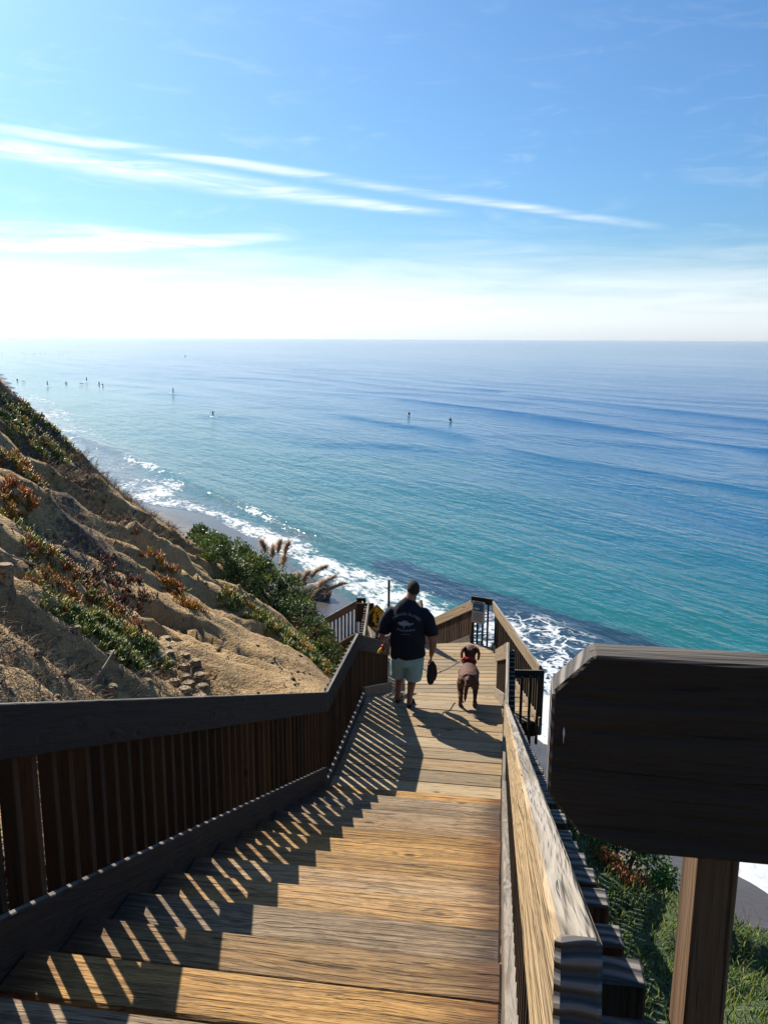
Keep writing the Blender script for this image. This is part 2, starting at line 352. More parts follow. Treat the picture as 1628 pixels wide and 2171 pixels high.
CREST = [(13, 0.38, 1.6, 30, 130), (64, 0.3, 4.2, -10, 110), (106, 0.34, 4.5, -60, 160), (150, 0.3, 6.0, -80, 200)]
fo = np.zeros_like(X); la = np.zeros_like(X)
for i, cdef in enumerate(CREST):
    h, d, env = crest(*cdef); Z += h
    if i == 0: fo = np.maximum(fo, env*sstep(-2.6, -0.8, d)*sstep(0.9, 0.1, d)*(0.05+0.62*fbm(Vv*0.10, U*0, 2, 90)+0.45*(fbm(U*0.9, Vv*0.7, 3, 96)-0.5)))
# swash and broken water along the beach
edge = (fbm(Vv*0.07, Vv*0, 3, 91)-0.5)*5.0+2*tide(Vv)
Us = U-edge*0.5; farv = sstep(36, 60, Vv)
wdt = 2.6+3.2*fbm(Vv*0.06, Vv*0, 2, 92)+1.5*sstep(10, -4, Vv)+9*farv
fo = np.maximum(fo, sstep(-1.2, 0.6, Us)*sstep(wdt+2.5, wdt-2, Us)*(0.50+0.32*fbm(Vv*0.06, U*0.10, 3, 93)-0.24*farv))
la = sstep(-2, 1, Us)*sstep(16, 7, Us)*sstep(-2, -12, Vv)
fo *= 1-0.75*sstep(-6, -14, Vv)*sstep(3.0, 5.5, U)
Z += fo*0.10*fbm(U*1.1, Vv*1.1, 3, 95)*sstep(40, 20, U)
kb = np.exp(-((U-(8.8-0.22*np.minimum(Vv, 0)-0.05*np.maximum(Vv, 0)))/2.6)**2)*sstep(15, 3, Vv)*1.1
kb = np.maximum(kb, sstep(1, 5, U)*sstep(14, 9, U)*sstep(-2, -9, Vv)*0.9)
nx, ny = len(us), len(vs); i = np.arange(nx*ny).reshape(ny, nx)
Fc = np.stack([i[:-1, :-1], i[:-1, 1:], i[1:, 1:], i[1:, :-1]], -1).reshape(-1, 4)
me = mesh_fast('sea', np.stack([X, Y, Z], 1), Fc, MAT_SEA, True)
set_attr(me, 'depth', np.clip(U/240.0, 0, 1)**0.75); set_attr(me, 'chop', 1.0-0.6*sstep(60, 700, np.hypot(U, Vv*0.5))); set_attr(me, 'foam', fo); set_attr(me, 'kelp', kb); set_attr(me, 'lace', la)
tag(link('ocean', me), 'blue green ocean with swell lines and surf reaching the horizon', None, None, 'structure')

# ------------------------------------------------------------------ weathered timber
def wood(name, warm, cool, dark=0.30, grey_top=0.0, bump=0.6, rough=0.82, knots=1.0, grain=1.0, ends=0.0, ringf=12.0, con=0.42):
    warm = tuple(c*0.72 for c in warm); cool = tuple(c*0.72 for c in cool)
    m, t, b = new_mat(name)
    tc = t.add('ShaderNodeTexCoord'); oi = t.add('ShaderNodeObjectInfo'); rnd = oi.outputs['Random']
    off = t.add('ShaderNodeCombineXYZ'); t.set(off, 0, t.math('MULTIPLY', rnd, 37.0)); t.set(off, 1, t.math('MULTIPLY', rnd, 91.0)); t.set(off, 2, t.math('MULTIPLY', rnd, 53.0))
    p = t.vmath('ADD', tc.outputs['Object'], off.outputs[0])
    bend = t.noise(t.mapping(p, (0.9, 3.2, 3.2)), 1.0, 1, 0.5, col=True)
    pd = t.vmath('ADD', p, t.vmath('MULTIPLY', t.vmath('SUBTRACT', bend, (0.5, 0.5, 0.5)), (0.0, 0.085, 0.085)))
    # knots pull the grain round them
    kv = t.add('ShaderNodeTexVoronoi', feature='F1'); t.set(kv, 'Vector', t.mapping(p, (3.2, 7.5, 7.5))); kv.inputs['Scale'].default_value = 1.0
    kd = kv.outputs['Distance']
    kpick = t.add('ShaderNodeSeparateColor'); t.l.new(kv.outputs['Color'], kpick.inputs[0]); kk = t.rng(kpick.outputs[0], 0.58, 0.62)
    knot = t.math('MULTIPLY', t.math('MULTIPLY', t.rng(kd, 0.06, 0.20, 1.0, 0.0), kk), knots)
    halo = t.math('MULTIPLY', t.rng(kd, 0.10, 0.5, 1.0, 0.0), kk)
    fib = t.noise(t.mapping(pd, (5.5*grain, 95*grain, 95*grain)), 1.0, 2, 0.62)
    rings = t.noise(t.mapping(pd, (0.40*grain, ringf, ringf)), 1.0, 2, 0.45)
    rr = t.math('FRACT', t.math('ADD', t.math('MULTIPLY', rings, 4.5), t.math('MULTIPLY', halo, 0.8)))
    rr = t.math('MULTIPLY', t.math('ABSOLUTE', t.math('SUBTRACT', rr, 0.5)), 2.0)
    blotch = t.noise(t.mapping(p, (1.1, 4.5, 4.5)), 1.0, 2, 0.6)
    tone = t.math('ADD', t.math('SUBTRACT', t.math('MULTIPLY', rnd, 1.3), 0.15), t.math('MULTIPLY', t.math('SUBTRACT', blotch, 0.45), 1.1), clamp=True)
    base = t.mix(tone, (*warm, 1), (*cool, 1))
    br = t.math('ADD', 0.74, t.math('MULTIPLY', t.math('FRACT', t.math('MULTIPLY', rnd, 7.31)), 0.55)); brc = t.add('ShaderNodeCombineColor')
    for q in range(3): t.set(brc, q, br)
    base = t.mix(1.0, base, brc.outputs[0], 'MULTIPLY')
    dk = t.mix(1.0, base, (dark, dark*0.92, dark*0.85, 1), 'MULTIPLY')
    g = t.math('ADD', t.math('MULTIPLY', t.rng(rr, 0.15, 0.75), 0.65), t.math('MULTIPLY', t.rng(fib, 0.35, 0.62), 0.35))
    c = t.mix(t.math('MULTIPLY', t.math('SUBTRACT', 1.0, g), con), base, dk)
    crack = t.rng(t.noise(t.mapping(pd, (1.8, 48, 48)), 1.0, 3, 0.7), 0.32, 0.38, 1.0, 0.0)
    c = t.mix(t.math('MULTIPLY', crack, 0.8), c, (0.02, 0.014, 0.010, 1))
    c = t.mix(t.math('MULTIPLY', knot, 0.85), c, t.mix(1.0, dk, (0.6, 0.55, 0.5, 1), 'MULTIPLY'))
    if ends:
        xo = t.add('ShaderNodeSeparateXYZ'); t.l.new(tc.outputs['Object'], xo.inputs[0])
        ed = t.rng(t.math('ADD', t.math('ABSOLUTE', xo.outputs[0]), t.math('MULTIPLY', t.math('SUBTRACT', t.noise(t.mapping(p, (2.0, 40, 40)), 1.0, 3, 0.6), 0.5), 0.55)), ends-0.30, ends-0.02)
        c = t.mix(t.math('MULTIPLY', ed, 0.88), c, t.mix(rnd, (0.10, 0.035, 0.012, 1), (0.035, 0.028, 0.024, 1)))
        dirt = t.rng(t.noise(t.mapping(p, (2.6, 6, 6), (5, 3, 1)), 1.0, 4, 0.65, 0.4), 0.50, 0.74); c = t.mix(t.math('MULTIPLY', dirt, 0.55), c, (0.085, 0.052, 0.030, 1))
        fl = t.rng(t.noise(t.mapping(pd, (10, 150, 150)), 1.0, 2, 0.6), 0.36, 0.46, 1.0, 0.0); c = t.mix(t.math('MULTIPLY', fl, 0.55), c, (0.05, 0.03, 0.018, 1))
        sp2 = t.rng(t.noise(t.mapping(p, (14, 14, 14)), 1.0, 4, 0.7), 0.60, 0.72); c = t.mix(t.math('MULTIPLY', sp2, 0.12), c, (0.42, 0.36, 0.27, 1))
    if grey_top > 0:
        geo = t.add('ShaderNodeNewGeometry'); sp = t.add('ShaderNodeSeparateXYZ'); t.l.new(geo.outputs['True Normal'], sp.inputs[0])
        up = t.math('MULTIPLY', t.rng(sp.outputs[2], 0.55, 0.85), grey_top)
        gr = t.mix(g, (0.12, 0.105, 0.088, 1), (0.29, 0.265, 0.23, 1)); c = t.mix(up, c, gr)
    # sawn ends: dark, with raised growth rings
    g2 = t.add('ShaderNodeNewGeometry'); vt = t.add('ShaderNodeVectorTransform', vector_type='NORMAL', convert_from='WORLD', convert_to='OBJECT'); t.l.new(g2.outputs['True Normal'], vt.inputs[0])
    sx = t.add('ShaderNodeSeparateXYZ'); t.l.new(vt.outputs[0], sx.inputs[0]); endm = t.rng(t.math('ABSOLUTE', sx.outputs[0]), 0.5, 0.66)
    so_ = t.add('ShaderNodeSeparateXYZ'); t.l.new(pd, so_.inputs[0])
    ring2 = t.math('ABSOLUTE', t.math('SUBTRACT', t.math('FRACT', t.math('ADD', t.math('MULTIPLY', so_.outputs[1], 62.0), t.math('MULTIPLY', t.noise(t.mapping(p, (1, 9, 9)), 1.0, 2), 2.0))), 0.5)); ring2 = t.rng(ring2, 0.08, 0.40)
    c = t.mix(endm, c, t.mix(ring2, (0.060, 0.055, 0.053, 1), (0.19, 0.168, 0.15, 1)))
    t.l.new(c, b.inputs['Base Color']); b.inputs['Roughness'].default_value = rough
    b.inputs['Specular IOR Level'].default_value = 0.3
    hgt = t.math('SUBTRACT', t.math('ADD', g, t.math('MULTIPLY', fib, 0.35)), t.math('ADD', t.math('MULTIPLY', crack, 1.2), t.math('MULTIPLY', knot, -0.5)))
    hgt = t.math('ADD', t.math('MULTIPLY', hgt, t.math('SUBTRACT', 1.0, endm)), t.math('MULTIPLY', t.math('MULTIPLY', ring2, endm), 1.5))
    t.l.new(t.bump(hgt, bump, 0.006), b.inputs['Normal'])
    return m
MAT_TREAD = wood('tread_wood', (0.57, 0.315, 0.10), (0.38, 0.27, 0.165), 0.24, ends=0.98, con=0.5, bump=1.0)
MAT_DECK = wood('deck_wood', (0.47, 0.325, 0.17), (0.42, 0.325, 0.205), 0.32)
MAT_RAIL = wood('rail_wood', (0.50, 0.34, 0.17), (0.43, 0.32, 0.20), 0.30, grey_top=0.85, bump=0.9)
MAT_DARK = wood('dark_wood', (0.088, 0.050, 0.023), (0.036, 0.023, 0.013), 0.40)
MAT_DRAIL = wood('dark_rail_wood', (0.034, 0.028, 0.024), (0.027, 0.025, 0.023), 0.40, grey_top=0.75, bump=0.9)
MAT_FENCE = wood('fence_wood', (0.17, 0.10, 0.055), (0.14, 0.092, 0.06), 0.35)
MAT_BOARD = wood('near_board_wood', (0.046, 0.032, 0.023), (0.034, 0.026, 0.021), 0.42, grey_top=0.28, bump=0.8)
MAT_DSTR = wood('shaded_stringer_wood', (0.085, 0.068, 0.055), (0.065, 0.056, 0.048), 0.4, grey_top=0.5)  # darker copy of the stringer wood, shade of the left boards put into its colour
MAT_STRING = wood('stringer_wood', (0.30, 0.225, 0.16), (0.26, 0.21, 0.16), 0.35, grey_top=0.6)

_boxes = {}
def board_mesh(L, Wd, T, mat, bev=0.004):
    key = (round(L, 3), round(Wd, 3), round(T, 3), mat.name, bev)
    if key not in _boxes:
        bm = bmesh.new(); bmesh.ops.create_cube(bm, size=1.0)
        for v in bm.verts: v.co = Vector((v.co.x*L, v.co.y*Wd, v.co.z*T))
        if bev: bmesh.ops.bevel(bm, geom=bm.edges[:], offset=bev, segments=1, affect='EDGES', profile=0.5)
        me = bpy.data.meshes.new('board'); bm.to_mesh(me); bm.free(); me.materials.append(mat); _boxes[key] = me
    return _boxes[key]
def frame_(c, x, z):                        # centre, length axis, thickness axis -> matrix
    x = x.normalized(); y = z.cross(x).normalized(); z = x.cross(y)
    M = Matrix((x, y, z)).transposed().to_4x4(); M.translation = c; return M
def board(name, parent, c, x, z, L, Wd, T, mat, bev=0.004):
    return link(name, board_mesh(L, Wd, T, mat, bev), parent, frame_(Vector(c), Vector(x), Vector(z)))
ZU = Vector((0, 0, 1))
def beam(name, parent, a, b_, side, Hh, T, mat, bev=0.004, drop=True):
    # board on edge from a to b (top edge line at its centre), side = horizontal thickness direction
    a = Vector(a); b_ = Vector(b_); x = (b_-a); L = x.length; x.normalize(); s = Vector(side).normalized(); y = s.cross(x)
    if y.z < 0: y = -y
    c = (a+b_)/2-(y*Hh/2 if drop else Vector())
    return link(name, board_mesh(L, Hh, T, mat, bev), parent, frame_(c, x, s if s.cross(x).dot(y) > 0 else -s))
def vpost(name, parent, base, top, along, wa, wd, mat, bev=0.003):
    # upright: wa wide along 'along', wd deep across it
    base = Vector(base); L = top-base.z; c = base+Vector((0, 0, L/2)); al = Vector(along).normalized()
    n = ZU.cross(al)
    return link(name, board_mesh(round(L, 2), wa, wd, mat, bev), parent, frame_(c, ZU, n))

# ------------------------------------------------------------------ stairs
def dvec(yaw): return Vector((math.sin(rad(yaw)), math.cos(rad(yaw)), 0))
def wvec(yaw): return Vector((math.cos(rad(yaw)), -math.sin(rad(yaw)), 0))
SP = 0.1445
def railing(label, group, runs, outward, mat_rail, mat_bal, low=1.29, skip_first=0, rail_h=0.235, top_gap=0.10, sp=SP, side=None, wa=0.042, wd=0.072):
    """runs: list of (a, b) top inner edge lines; boards inside, balusters fixed to their outer side"""
    root = empty('railing', Vector(runs[0][0])-Vector((0, 0, low)), label, 'railing', group)
    for ri, run in enumerate(runs):
        a, b_ = Vector(run[0]), Vector(run[1]); o = Vector(outward if len(run) < 3 else run[2]).normalized()
        lw = low if len(run) < 4 else run[3]
        hd = (b_-a); flat = Vector((hd.x, hd.y, 0)); Lh = flat.length; k = hd.z/Lh; f = flat.normalized()
        cosv = 1/math.sqrt(1+k*k)
        beam('top_board', root, a+o*0.019, b_+o*0.019, o, rail_h*cosv, 0.038, mat_rail, 0.005)
        n = int(Lh/sp); s0 = (Lh-n*sp)/2 if skip_first == 0 else skip_first
        i = 0; s = s0
        while s < Lh-0.02:
            jz = random.uniform(-0.012, 0.012); js = random.uniform(-0.006, 0.006)
            p = a+f*(s+js)+o*(0.038+wd/2+0.001); zt = a.z+k*(s+js)-top_gap+jz
            p.z = round(zt-(lw-top_gap), 3)
            vpost('baluster', root, p, p.z+round(lw-top_gap-abs(k)*wa*0.5, 2), f, wa, wd, mat_bal)
            s += sp
    return root
def planks(root, org, dirv, wv, s0, s1, w0, w1, z, mat, width=0.224, gap=0.006, T=0.04, name='plank', cut=None, tl=0.004, bv=0.006):
    n = max(1, round((s1-s0)/(width+gap))); st = (s1-s0)/n
    for i in range(n):
        a, b_ = (w0, w1) if cut is None else cut(s0+(i+0.5)*st)
        e0 = random.uniform(-0.006, 0.004); e1 = random.uniform(-0.004, 0.006)
        c = Vector(org)+dirv*(s0+(i+0.5)*st)+wv*((a+b_)/2+(e0+e1)/2); c.z = z-T/2+random.uniform(-0.0025, 0.0025)
        L = round((b_-a)-e0+e1, 2)
        tilt = random.uniform(-tl, tl)
        zz = (ZU+dirv*tilt).normalized(); xx = (wv if random.random() < 0.5 else -wv)
        board(name, root, c, xx, zz, L, st-gap, T, mat, bv)
def flight(label, org, yaw, s_first, z_first, n, run, rise, w0, w1, mat, s_str0=0, s_str1=0, dz_str=0.18, hs=0.38, smat=None, riser_mat=None, thr=0.038, gapn=0.016, lmat=None, tdep=None):
    d, wv = dvec(yaw), wvec(yaw); org = Vector(org)
    root = empty('stair_flight', org+d*s_first+Vector((0, 0, z_first)), label, 'stairs')
    sl = rise/run
    for k in range(n):
        sn = s_first+run*k; z = z_first-rise*k
        planks(root, org, d, wv, sn-tdep if tdep else sn-run+gapn, sn, w0, w1, z, mat, tdep or run, 0.002, 0.045, 'tread_plank', tl=0.012, bv=0.011)
        c = org+d*(sn-0.055)+wv*((w0+w1)/2); c.z = z-0.041-(rise-0.04)/2
        board('added_riser', root, c, wv, d, w1-w0-0.01, rise-0.045, 0.02, riser_mat or MAT_DARK, 0.002)  # board added to keep light out of the open gaps between treads
    for wc, o, th in ((w0-0.004, -1, 0.038), (w1+0.004, 1, thr)):
        a = org+d*s_str0+wv*(wc+o*th/2); b_ = org+d*s_str1+wv*(wc+o*th/2)
        a.z = z_first+dz_str-sl*(s_str0-s_first); b_.z = z_first+dz_str-sl*(s_str1-s_first)
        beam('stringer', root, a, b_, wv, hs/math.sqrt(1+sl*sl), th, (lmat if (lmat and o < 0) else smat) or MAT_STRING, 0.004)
    return root
O = Vector((0, 0, 0)); YD = math.degrees(YA)
S0, RUN = 2.869, 0.467; Zn = lambda s: -1.3-SLOPE*s
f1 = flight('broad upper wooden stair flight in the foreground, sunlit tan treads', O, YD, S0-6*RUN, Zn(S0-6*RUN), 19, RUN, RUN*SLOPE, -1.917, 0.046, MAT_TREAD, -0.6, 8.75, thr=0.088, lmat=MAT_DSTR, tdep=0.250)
SL = S0+12*RUN; ZL = Zn(SL)-RUN*SLOPE; SE = 11.33            # landing start, level, end
l1 = empty('deck_landing', P1(SL, -0.9, ZL-0.3), 'first wooden landing where the man in black stands', 'landing')
planks(l1, O, D1, W1, SL+0.016, SE, -1.917, 0.046, ZL, MAT_DECK, 0.265, 0.010, 0.04, 'deck_plank')
for wc, mt in ((-1.94, MAT_DSTR), (0.069, MAT_STRING)):
    beam('edge_board', l1, P1(8.70, wc, ZL+0.10), P1(SE+0.05, wc, ZL+0.10), W1, 0.36, 0.038, mt)
for s_, wc in ((8.9, 0.02), (11.0, 0.02), (8.9, -1.8), (11.0, -1.8)):
    p = P1(s_, wc, 0); g = gz(p.x, p.y)-0.4
    vpost('support_post', l1, (p.x, p.y, g), ZL-0.045, D1, 0.14, 0.14, MAT_DARK)
beam('joist', l1, P1(SL+0.1, -1.917, ZL-0.045), P1(SL+0.1, 0.046, ZL-0.045), D1, 0.24, 0.04, MAT_DARK)
beam('joist', l1, P1(SE-0.1, -1.917, ZL-0.045), P1(SE-0.1, 0.046, ZL-0.045), D1, 0.24, 0.04, MAT_DARK)
RZ = lambda s: -0.21-SLOPE*s
SR, SR2 = 8.76, 10.72; ZR = RZ(SR)
Y2 = 6.0; D2, W2 = dvec(Y2), wvec(Y2)
A2, B2 = P1(SR2, -1.92, ZR), P1(SR2, 0.05, ZR)
A3 = A2+D2*4.45+Vector((0, 0, -0.4*4.45)); B3 = B2+D2*4.35+Vector((0, 0, -0.4*4.35))
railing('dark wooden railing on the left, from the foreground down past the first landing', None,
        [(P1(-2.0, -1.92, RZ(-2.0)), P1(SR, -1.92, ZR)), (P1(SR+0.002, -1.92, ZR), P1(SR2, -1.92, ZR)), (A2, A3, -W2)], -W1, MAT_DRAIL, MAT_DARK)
railing('right hand railing with sunlit grey top board running down beside the foreground treads', None,
        [(P1(0.615, 0.05, RZ(0.615)), P1(SR, 0.05, ZR)), (P1(SR+0.002, 0.05, ZR), P1(SR2, 0.05, ZR)), (B2, B3, W2)], W1, MAT_RAIL, MAT_DARK, skip_first=0.06)
# second flight
E2 = P1(SE, 0.046, 0); ZP = ZL-9*0.18
flight('second wooden stair flight, descending beyond the man and the dog', E2, Y2, 0.45+0.03, ZL-0.18, 8, 0.45, 0.18, -1.963, 0.0, MAT_DECK, 0.0, 4.1, 0.16, 0.36)
# platform
pf = empty('deck_platform', (1.2, 16.6, ZP-0.3), 'wide sunlit wooden platform below the second flight', 'landing')
def cutp(y): return ((-0.35 if y > 15.16 else 2.2), 2.745-0.094*(y-14.1))
planks(pf, O, Vector((0, 1, 0)), Vector((1, 0, 0)), 14.12, 15.16, 2.2, 2.7, ZP, MAT_DECK, 0.187, 0.010, 0.04, 'deck_plank', cutp)
planks(pf, O, Vector((0, 1, 0)), Vector((1, 0, 0)), 15.165, 17.86, 0, 2.7, ZP, MAT_DECK, 0.187, 0.010, 0.04, 'deck_plank', cutp)
# tapered last plank
v = [(0.30, 17.87), (2.37, 17.87), (1.95, 18.14), (0.85, 17.99)]
me = mesh_np('deck_plank', [(x, y, ZP) for x, y in v]+[(x, y, ZP-0.04) for x, y in v], [(0, 1, 2, 3), (7, 6, 5, 4), (0, 4, 5, 1), (1, 5, 6, 2), (2, 6, 7, 3), (3, 7, 4, 0)], MAT_DECK, False)
link('deck_plank', me, pf)
beam('edge_board', pf, (2.80, 14.08, ZP+0.09), (2.43, 17.9, ZP+0.09), (1, 0.09, 0), 0.34, 0.038, MAT_RAIL)
beam('edge_board', pf, (2.15, 14.09, ZP-0.005), (2.76, 14.09, ZP-0.005), (0, 1, 0), 0.26, 0.038, MAT_DARK)
beam('edge_board', pf, (-0.35, 15.14, ZP-0.045), (2.15, 15.14, ZP-0.045), (0, 1, 0), 0.24, 0.038, MAT_DARK)
for x, y in ((2.6, 14.25), (2.35, 17.6), (0.2, 15.4), (0.2, 17.6)):
    vpost('support_post', pf, (x, y, gz(x, y)-0.4), ZP-0.045, (1, 0, 0), 0.14, 0.14, MAT_DARK)
ZQ = ZP+1.06
railing('platform side railing with bright sunlit top board, beside the water', None, [((2.745, 14.1, ZQ), (2.39, 17.86, ZQ))], (1, 0.094, 0), MAT_RAIL, MAT_DARK, low=1.32, skip_first=0.05)
railing('short dark railing facing the camera at the right corner of the platform', None, [((2.12, 14.09, ZQ-0.06), (2.83, 14.07, ZQ-0.06))], (0, -1, 0), MAT_DRAIL, MAT_DARK, low=1.36, skip_first=0.03, rail_h=0.14)
railing('short end railing of the platform carrying the notice', None, [((1.95, 18.14, ZQ+0.03), (2.39, 17.9, ZQ+0.03))], (0.48, 0.88, 0), MAT_DRAIL, MAT_DARK, low=1.16, skip_first=0.02, rail_h=0.15, sp=0.125, wa=0.036, wd=0.04)
railing('left railing of the platform, mostly hidden behind the man', None, [((-0.36, 15.4, ZQ), (-0.30, 17.8, ZQ))], (-1, 0, 0), MAT_RAIL, MAT_FENCE, low=1.25)
# third flight, turning left and down
Y3 = -17.0; D3, W3 = dvec(Y3), wvec(Y3); E3 = Vector((1.93, 18.16, 0)); Z3 = ZP-10*0.2
flight('third wooden stair flight dropping away behind the platform', E3, Y3, 0.40, ZP-0.2, 9, 0.40, 0.2, -1.2, 0.0, MAT_DECK, 0.0, 4.0, 0.16, 0.36)
R3 = Vector((1.97, 18.17, ZQ-0.07)); R3b = R3+D3*4.0+Vector((0, 0, -2.0))
railing('sunlit railing of the third flight, seen past the man beside the notice', None, [(R3, R3b), (R3b, R3b+D3*2.2)], W3, MAT_RAIL, MAT_FENCE, low=1.35, sp=0.105, wa=0.036, wd=0.04)
lc = empty('deck_landing', (0.0, 22.8, Z3-0.2), 'lower landing behind the falling rocks sign', 'landing')
E4 = E3+D3*4.0
planks(lc, E4, D3, W3, 0.016, 2.3, -1.25, 0.0, Z3, MAT_DECK, 0.19, 0.01, 0.04, 'deck_plank')
for q in ((0.3, -1.1), (0.3, -0.1), (2.1, -0.1), (2.1, -1.1)):
    p = E4+D3*q[0]+W3*q[1]; vpost('support_post', lc, (p.x, p.y, min(gz(p.x, p.y)-0.3, Z3-0.3)), Z3-0.045, D3, 0.12, 0.12, MAT_DARK)
ZC = Z3+1.07
railing('sunlit steep topped railing beside the falling rocks sign', None, [((0.86, 17.98, ZQ-0.02), (-0.27, 20.95, ZC+0.03)), ((-0.27, 20.95, ZC+0.03), (-0.60, 24.1, ZC))], (-0.95, -0.2, 0), MAT_RAIL, MAT_FENCE, low=1.3)
railing('small end railing of the lower landing with foam showing between its balusters', None, [((-0.80, 24.2, ZC+0.06), (-0.52, 24.2, ZC+0.06))], (0, 1, 0), MAT_DRAIL, MAT_DARK, low=1.2, rail_h=0.16, sp=0.085, wa=0.03, wd=0.03, skip_first=0.03)
# fourth flight, to the left
Y4 = -104.0; D4, W4 = dvec(Y4), wvec(Y4); E5 = Vector((-0.75, 24.05, 0))
flight('lowest wooden stair flight in view, going left behind the shrubs', E5, Y4, 0.36, Z3-0.2, 7, 0.40, 0.2, -1.7, 0.0, MAT_DECK, 0.0, 2.9, 0.16, 0.36, MAT_FENCE)
R4 = Vector((-0.78, 24.15, ZC)); R4b = R4+D4*2.9+Vector((0, 0, -1.45))
railing('far brown railing of the lowest flight against the foam', None, [(R4, R4b)], W4, MAT_RAIL, MAT_FENCE, low=1.4, sp=0.11)
R5 = Vector((-0.72, 22.2, ZC-0.30)); R5b = R5+D4*2.4+Vector((0, 0, -1.15))
railing('near brown railing of the lowest flight, half hidden by shrubs', None, [(R5, R5b)], -W4, MAT_RAIL, MAT_FENCE, low=1.4, sp=0.11)
railing('dark end of a lower railing poking out above the shrubs', None, [((-3.05, 29.0, -9.55), (-2.35, 29.0, -9.55))], (0, 1, 0), MAT_DRAIL, MAT_DARK, low=1.5, rail_h=0.2, sp=0.17, wa=0.05, wd=0.05)
# thin post
pm_, t_, b_ = new_mat('dark_post_paint'); b_.inputs['Base Color'].default_value = (0.03, 0.028, 0.026, 1); b_.inputs['Roughness'].default_value = 0.6
o = vpost('post', None, (0.15, 22.4, Z3), -6.47, (1, 0, 0), 0.062, 0.062, pm_); tag(o, 'thin dark upright post behind the shoulder of the man', 'post')

# foreground rail across the top of the right hand railing
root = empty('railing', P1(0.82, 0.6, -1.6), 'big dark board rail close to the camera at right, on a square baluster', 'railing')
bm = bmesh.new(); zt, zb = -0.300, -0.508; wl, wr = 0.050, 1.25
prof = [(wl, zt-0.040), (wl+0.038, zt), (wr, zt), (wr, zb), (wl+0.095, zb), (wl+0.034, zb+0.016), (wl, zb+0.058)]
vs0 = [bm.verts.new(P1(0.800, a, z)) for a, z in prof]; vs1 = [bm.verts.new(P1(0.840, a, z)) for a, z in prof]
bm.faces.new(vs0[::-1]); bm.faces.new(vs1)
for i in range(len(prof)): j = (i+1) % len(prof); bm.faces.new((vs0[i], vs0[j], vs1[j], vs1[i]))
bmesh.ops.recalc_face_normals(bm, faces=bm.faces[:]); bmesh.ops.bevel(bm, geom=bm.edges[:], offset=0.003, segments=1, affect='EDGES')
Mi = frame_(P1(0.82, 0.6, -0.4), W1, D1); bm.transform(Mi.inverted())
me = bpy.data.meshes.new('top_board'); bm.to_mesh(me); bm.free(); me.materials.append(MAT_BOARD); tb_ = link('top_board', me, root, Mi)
md_, t_, b_ = new_mat('bird_dropping'); b_.inputs['Base Color'].default_value = (0.55, 0.56, 0.58, 1); b_.inputs['Roughness'].default_value = 0.9
dp = [(0.0626, -0.3755), (0.0638, -0.3785), (0.0641, -0.3835), (0.0634, -0.3865), (0.0632, -0.3925), (0.0628, -0.3925), (0.0625, -0.3860), (0.0619, -0.3825), (0.0622, -0.3775)]
me = mesh_np('dropping', [P1(0.7985, a, z) for a, z in dp]+[P1(0.8005, a, z) for a, z in dp], [tuple(range(9)), tuple(range(17, 8, -1))]+[(i, i+9, (i+1) % 9+9, (i+1) % 9) for i in range(9)], md_, False); me.transform(Mi.inverted()); o = link('dropping', me); o.parent = tb_; o.matrix_basis = Matrix.Identity(4)
for wb in (0.2325, 0.2325+SP*3, 1.1):
    vpost('baluster', root, P1(0.878, wb, -2.1), -0.33, W1, 0.042, 0.072, MAT_FENCE)
# ------------------------------------------------------------------ plants
def leaf_mat(name, rough=0.5, trans=0.25, tint=(1.3, 1.25, 0.7, 1)):
    m, t, b = new_mat(name)
    at = t.add('ShaderNodeAttribute', attribute_name='Col'); b.inputs['Roughness'].default_value = rough
    t.l.new(at.outputs['Color'], b.inputs['Base Color']); b.inputs['Specular IOR Level'].default_value = 0.35
    if trans:
        tr = t.add('ShaderNodeBsdfTranslucent'); t.l.new(t.mix(1.0, at.outputs['Color'], tint, 'MULTIPLY'), tr.inputs[0])
        mx = t.add('ShaderNodeMixShader'); mx.inputs[0].default_value = trans; t.l.new(b.outputs[0], mx.inputs[1]); t.l.new(tr.outputs[0], mx.inputs[2])
        t.l.new(mx.outputs[0], [n for n in t.n if n.type == 'OUTPUT_MATERIAL'][0].inputs[0])
    return m
MAT_LEAF = leaf_mat('leaf'); MAT_FLESH = leaf_mat('ice_plant_leaf', 0.4, 0.3); MAT_DRY = leaf_mat('dry_stem', 0.9, 0.0); MAT_PLUME = leaf_mat('plume', 0.9, 0.8, (1, 1, 1, 1))
def col_attr(me, cols):
    a = me.color_attributes.new('Col', 'FLOAT_COLOR', 'POINT'); c = np.ones((len(cols), 4), np.float32); c[:, :3] = cols; a.data.foreach_set('color', c.ravel())
def unit(v): return v/np.maximum(1e-9, np.linalg.norm(v, axis=-1, keepdims=True))
def spikes(base, tip, r, cols, mat, name, mid=0.6, bend=0.0):
    """three-sided fleshy or stemmy blades from base to tip"""
    n = len(base); ax = unit(tip-base); ref = np.tile([0.31, 0.22, 0.92], (n, 1)); u = unit(np.cross(ax, ref)); v = np.cross(ax, u)
    V = np.zeros((n, 7, 3)); r = np.asarray(r).reshape(-1, 1)*np.ones((n, 1))
    md = base+(tip-base)*mid; md[:, 2] += bend*np.linalg.norm(tip-base, axis=1)
    for k in range(3):
        a = k*2.0944; off = (u*math.cos(a)+v*math.sin(a))*r
        V[:, k] = base+off*0.7; V[:, 3+k] = md+off
    V[:, 6] = tip
    T = np.array([(0, 1, 4), (0, 4, 3), (1, 2, 5), (1, 5, 4), (2, 0, 3), (2, 3, 5), (3, 4, 6), (4, 5, 6), (5, 3, 6)])
    Fc = (T[None]+np.arange(n)[:, None, None]*7).reshape(-1, 3)
    me = mesh_fast(name, V.reshape(-1, 3), Fc, mat, False); col_attr(me, np.repeat(cols, 7, axis=0)); return me
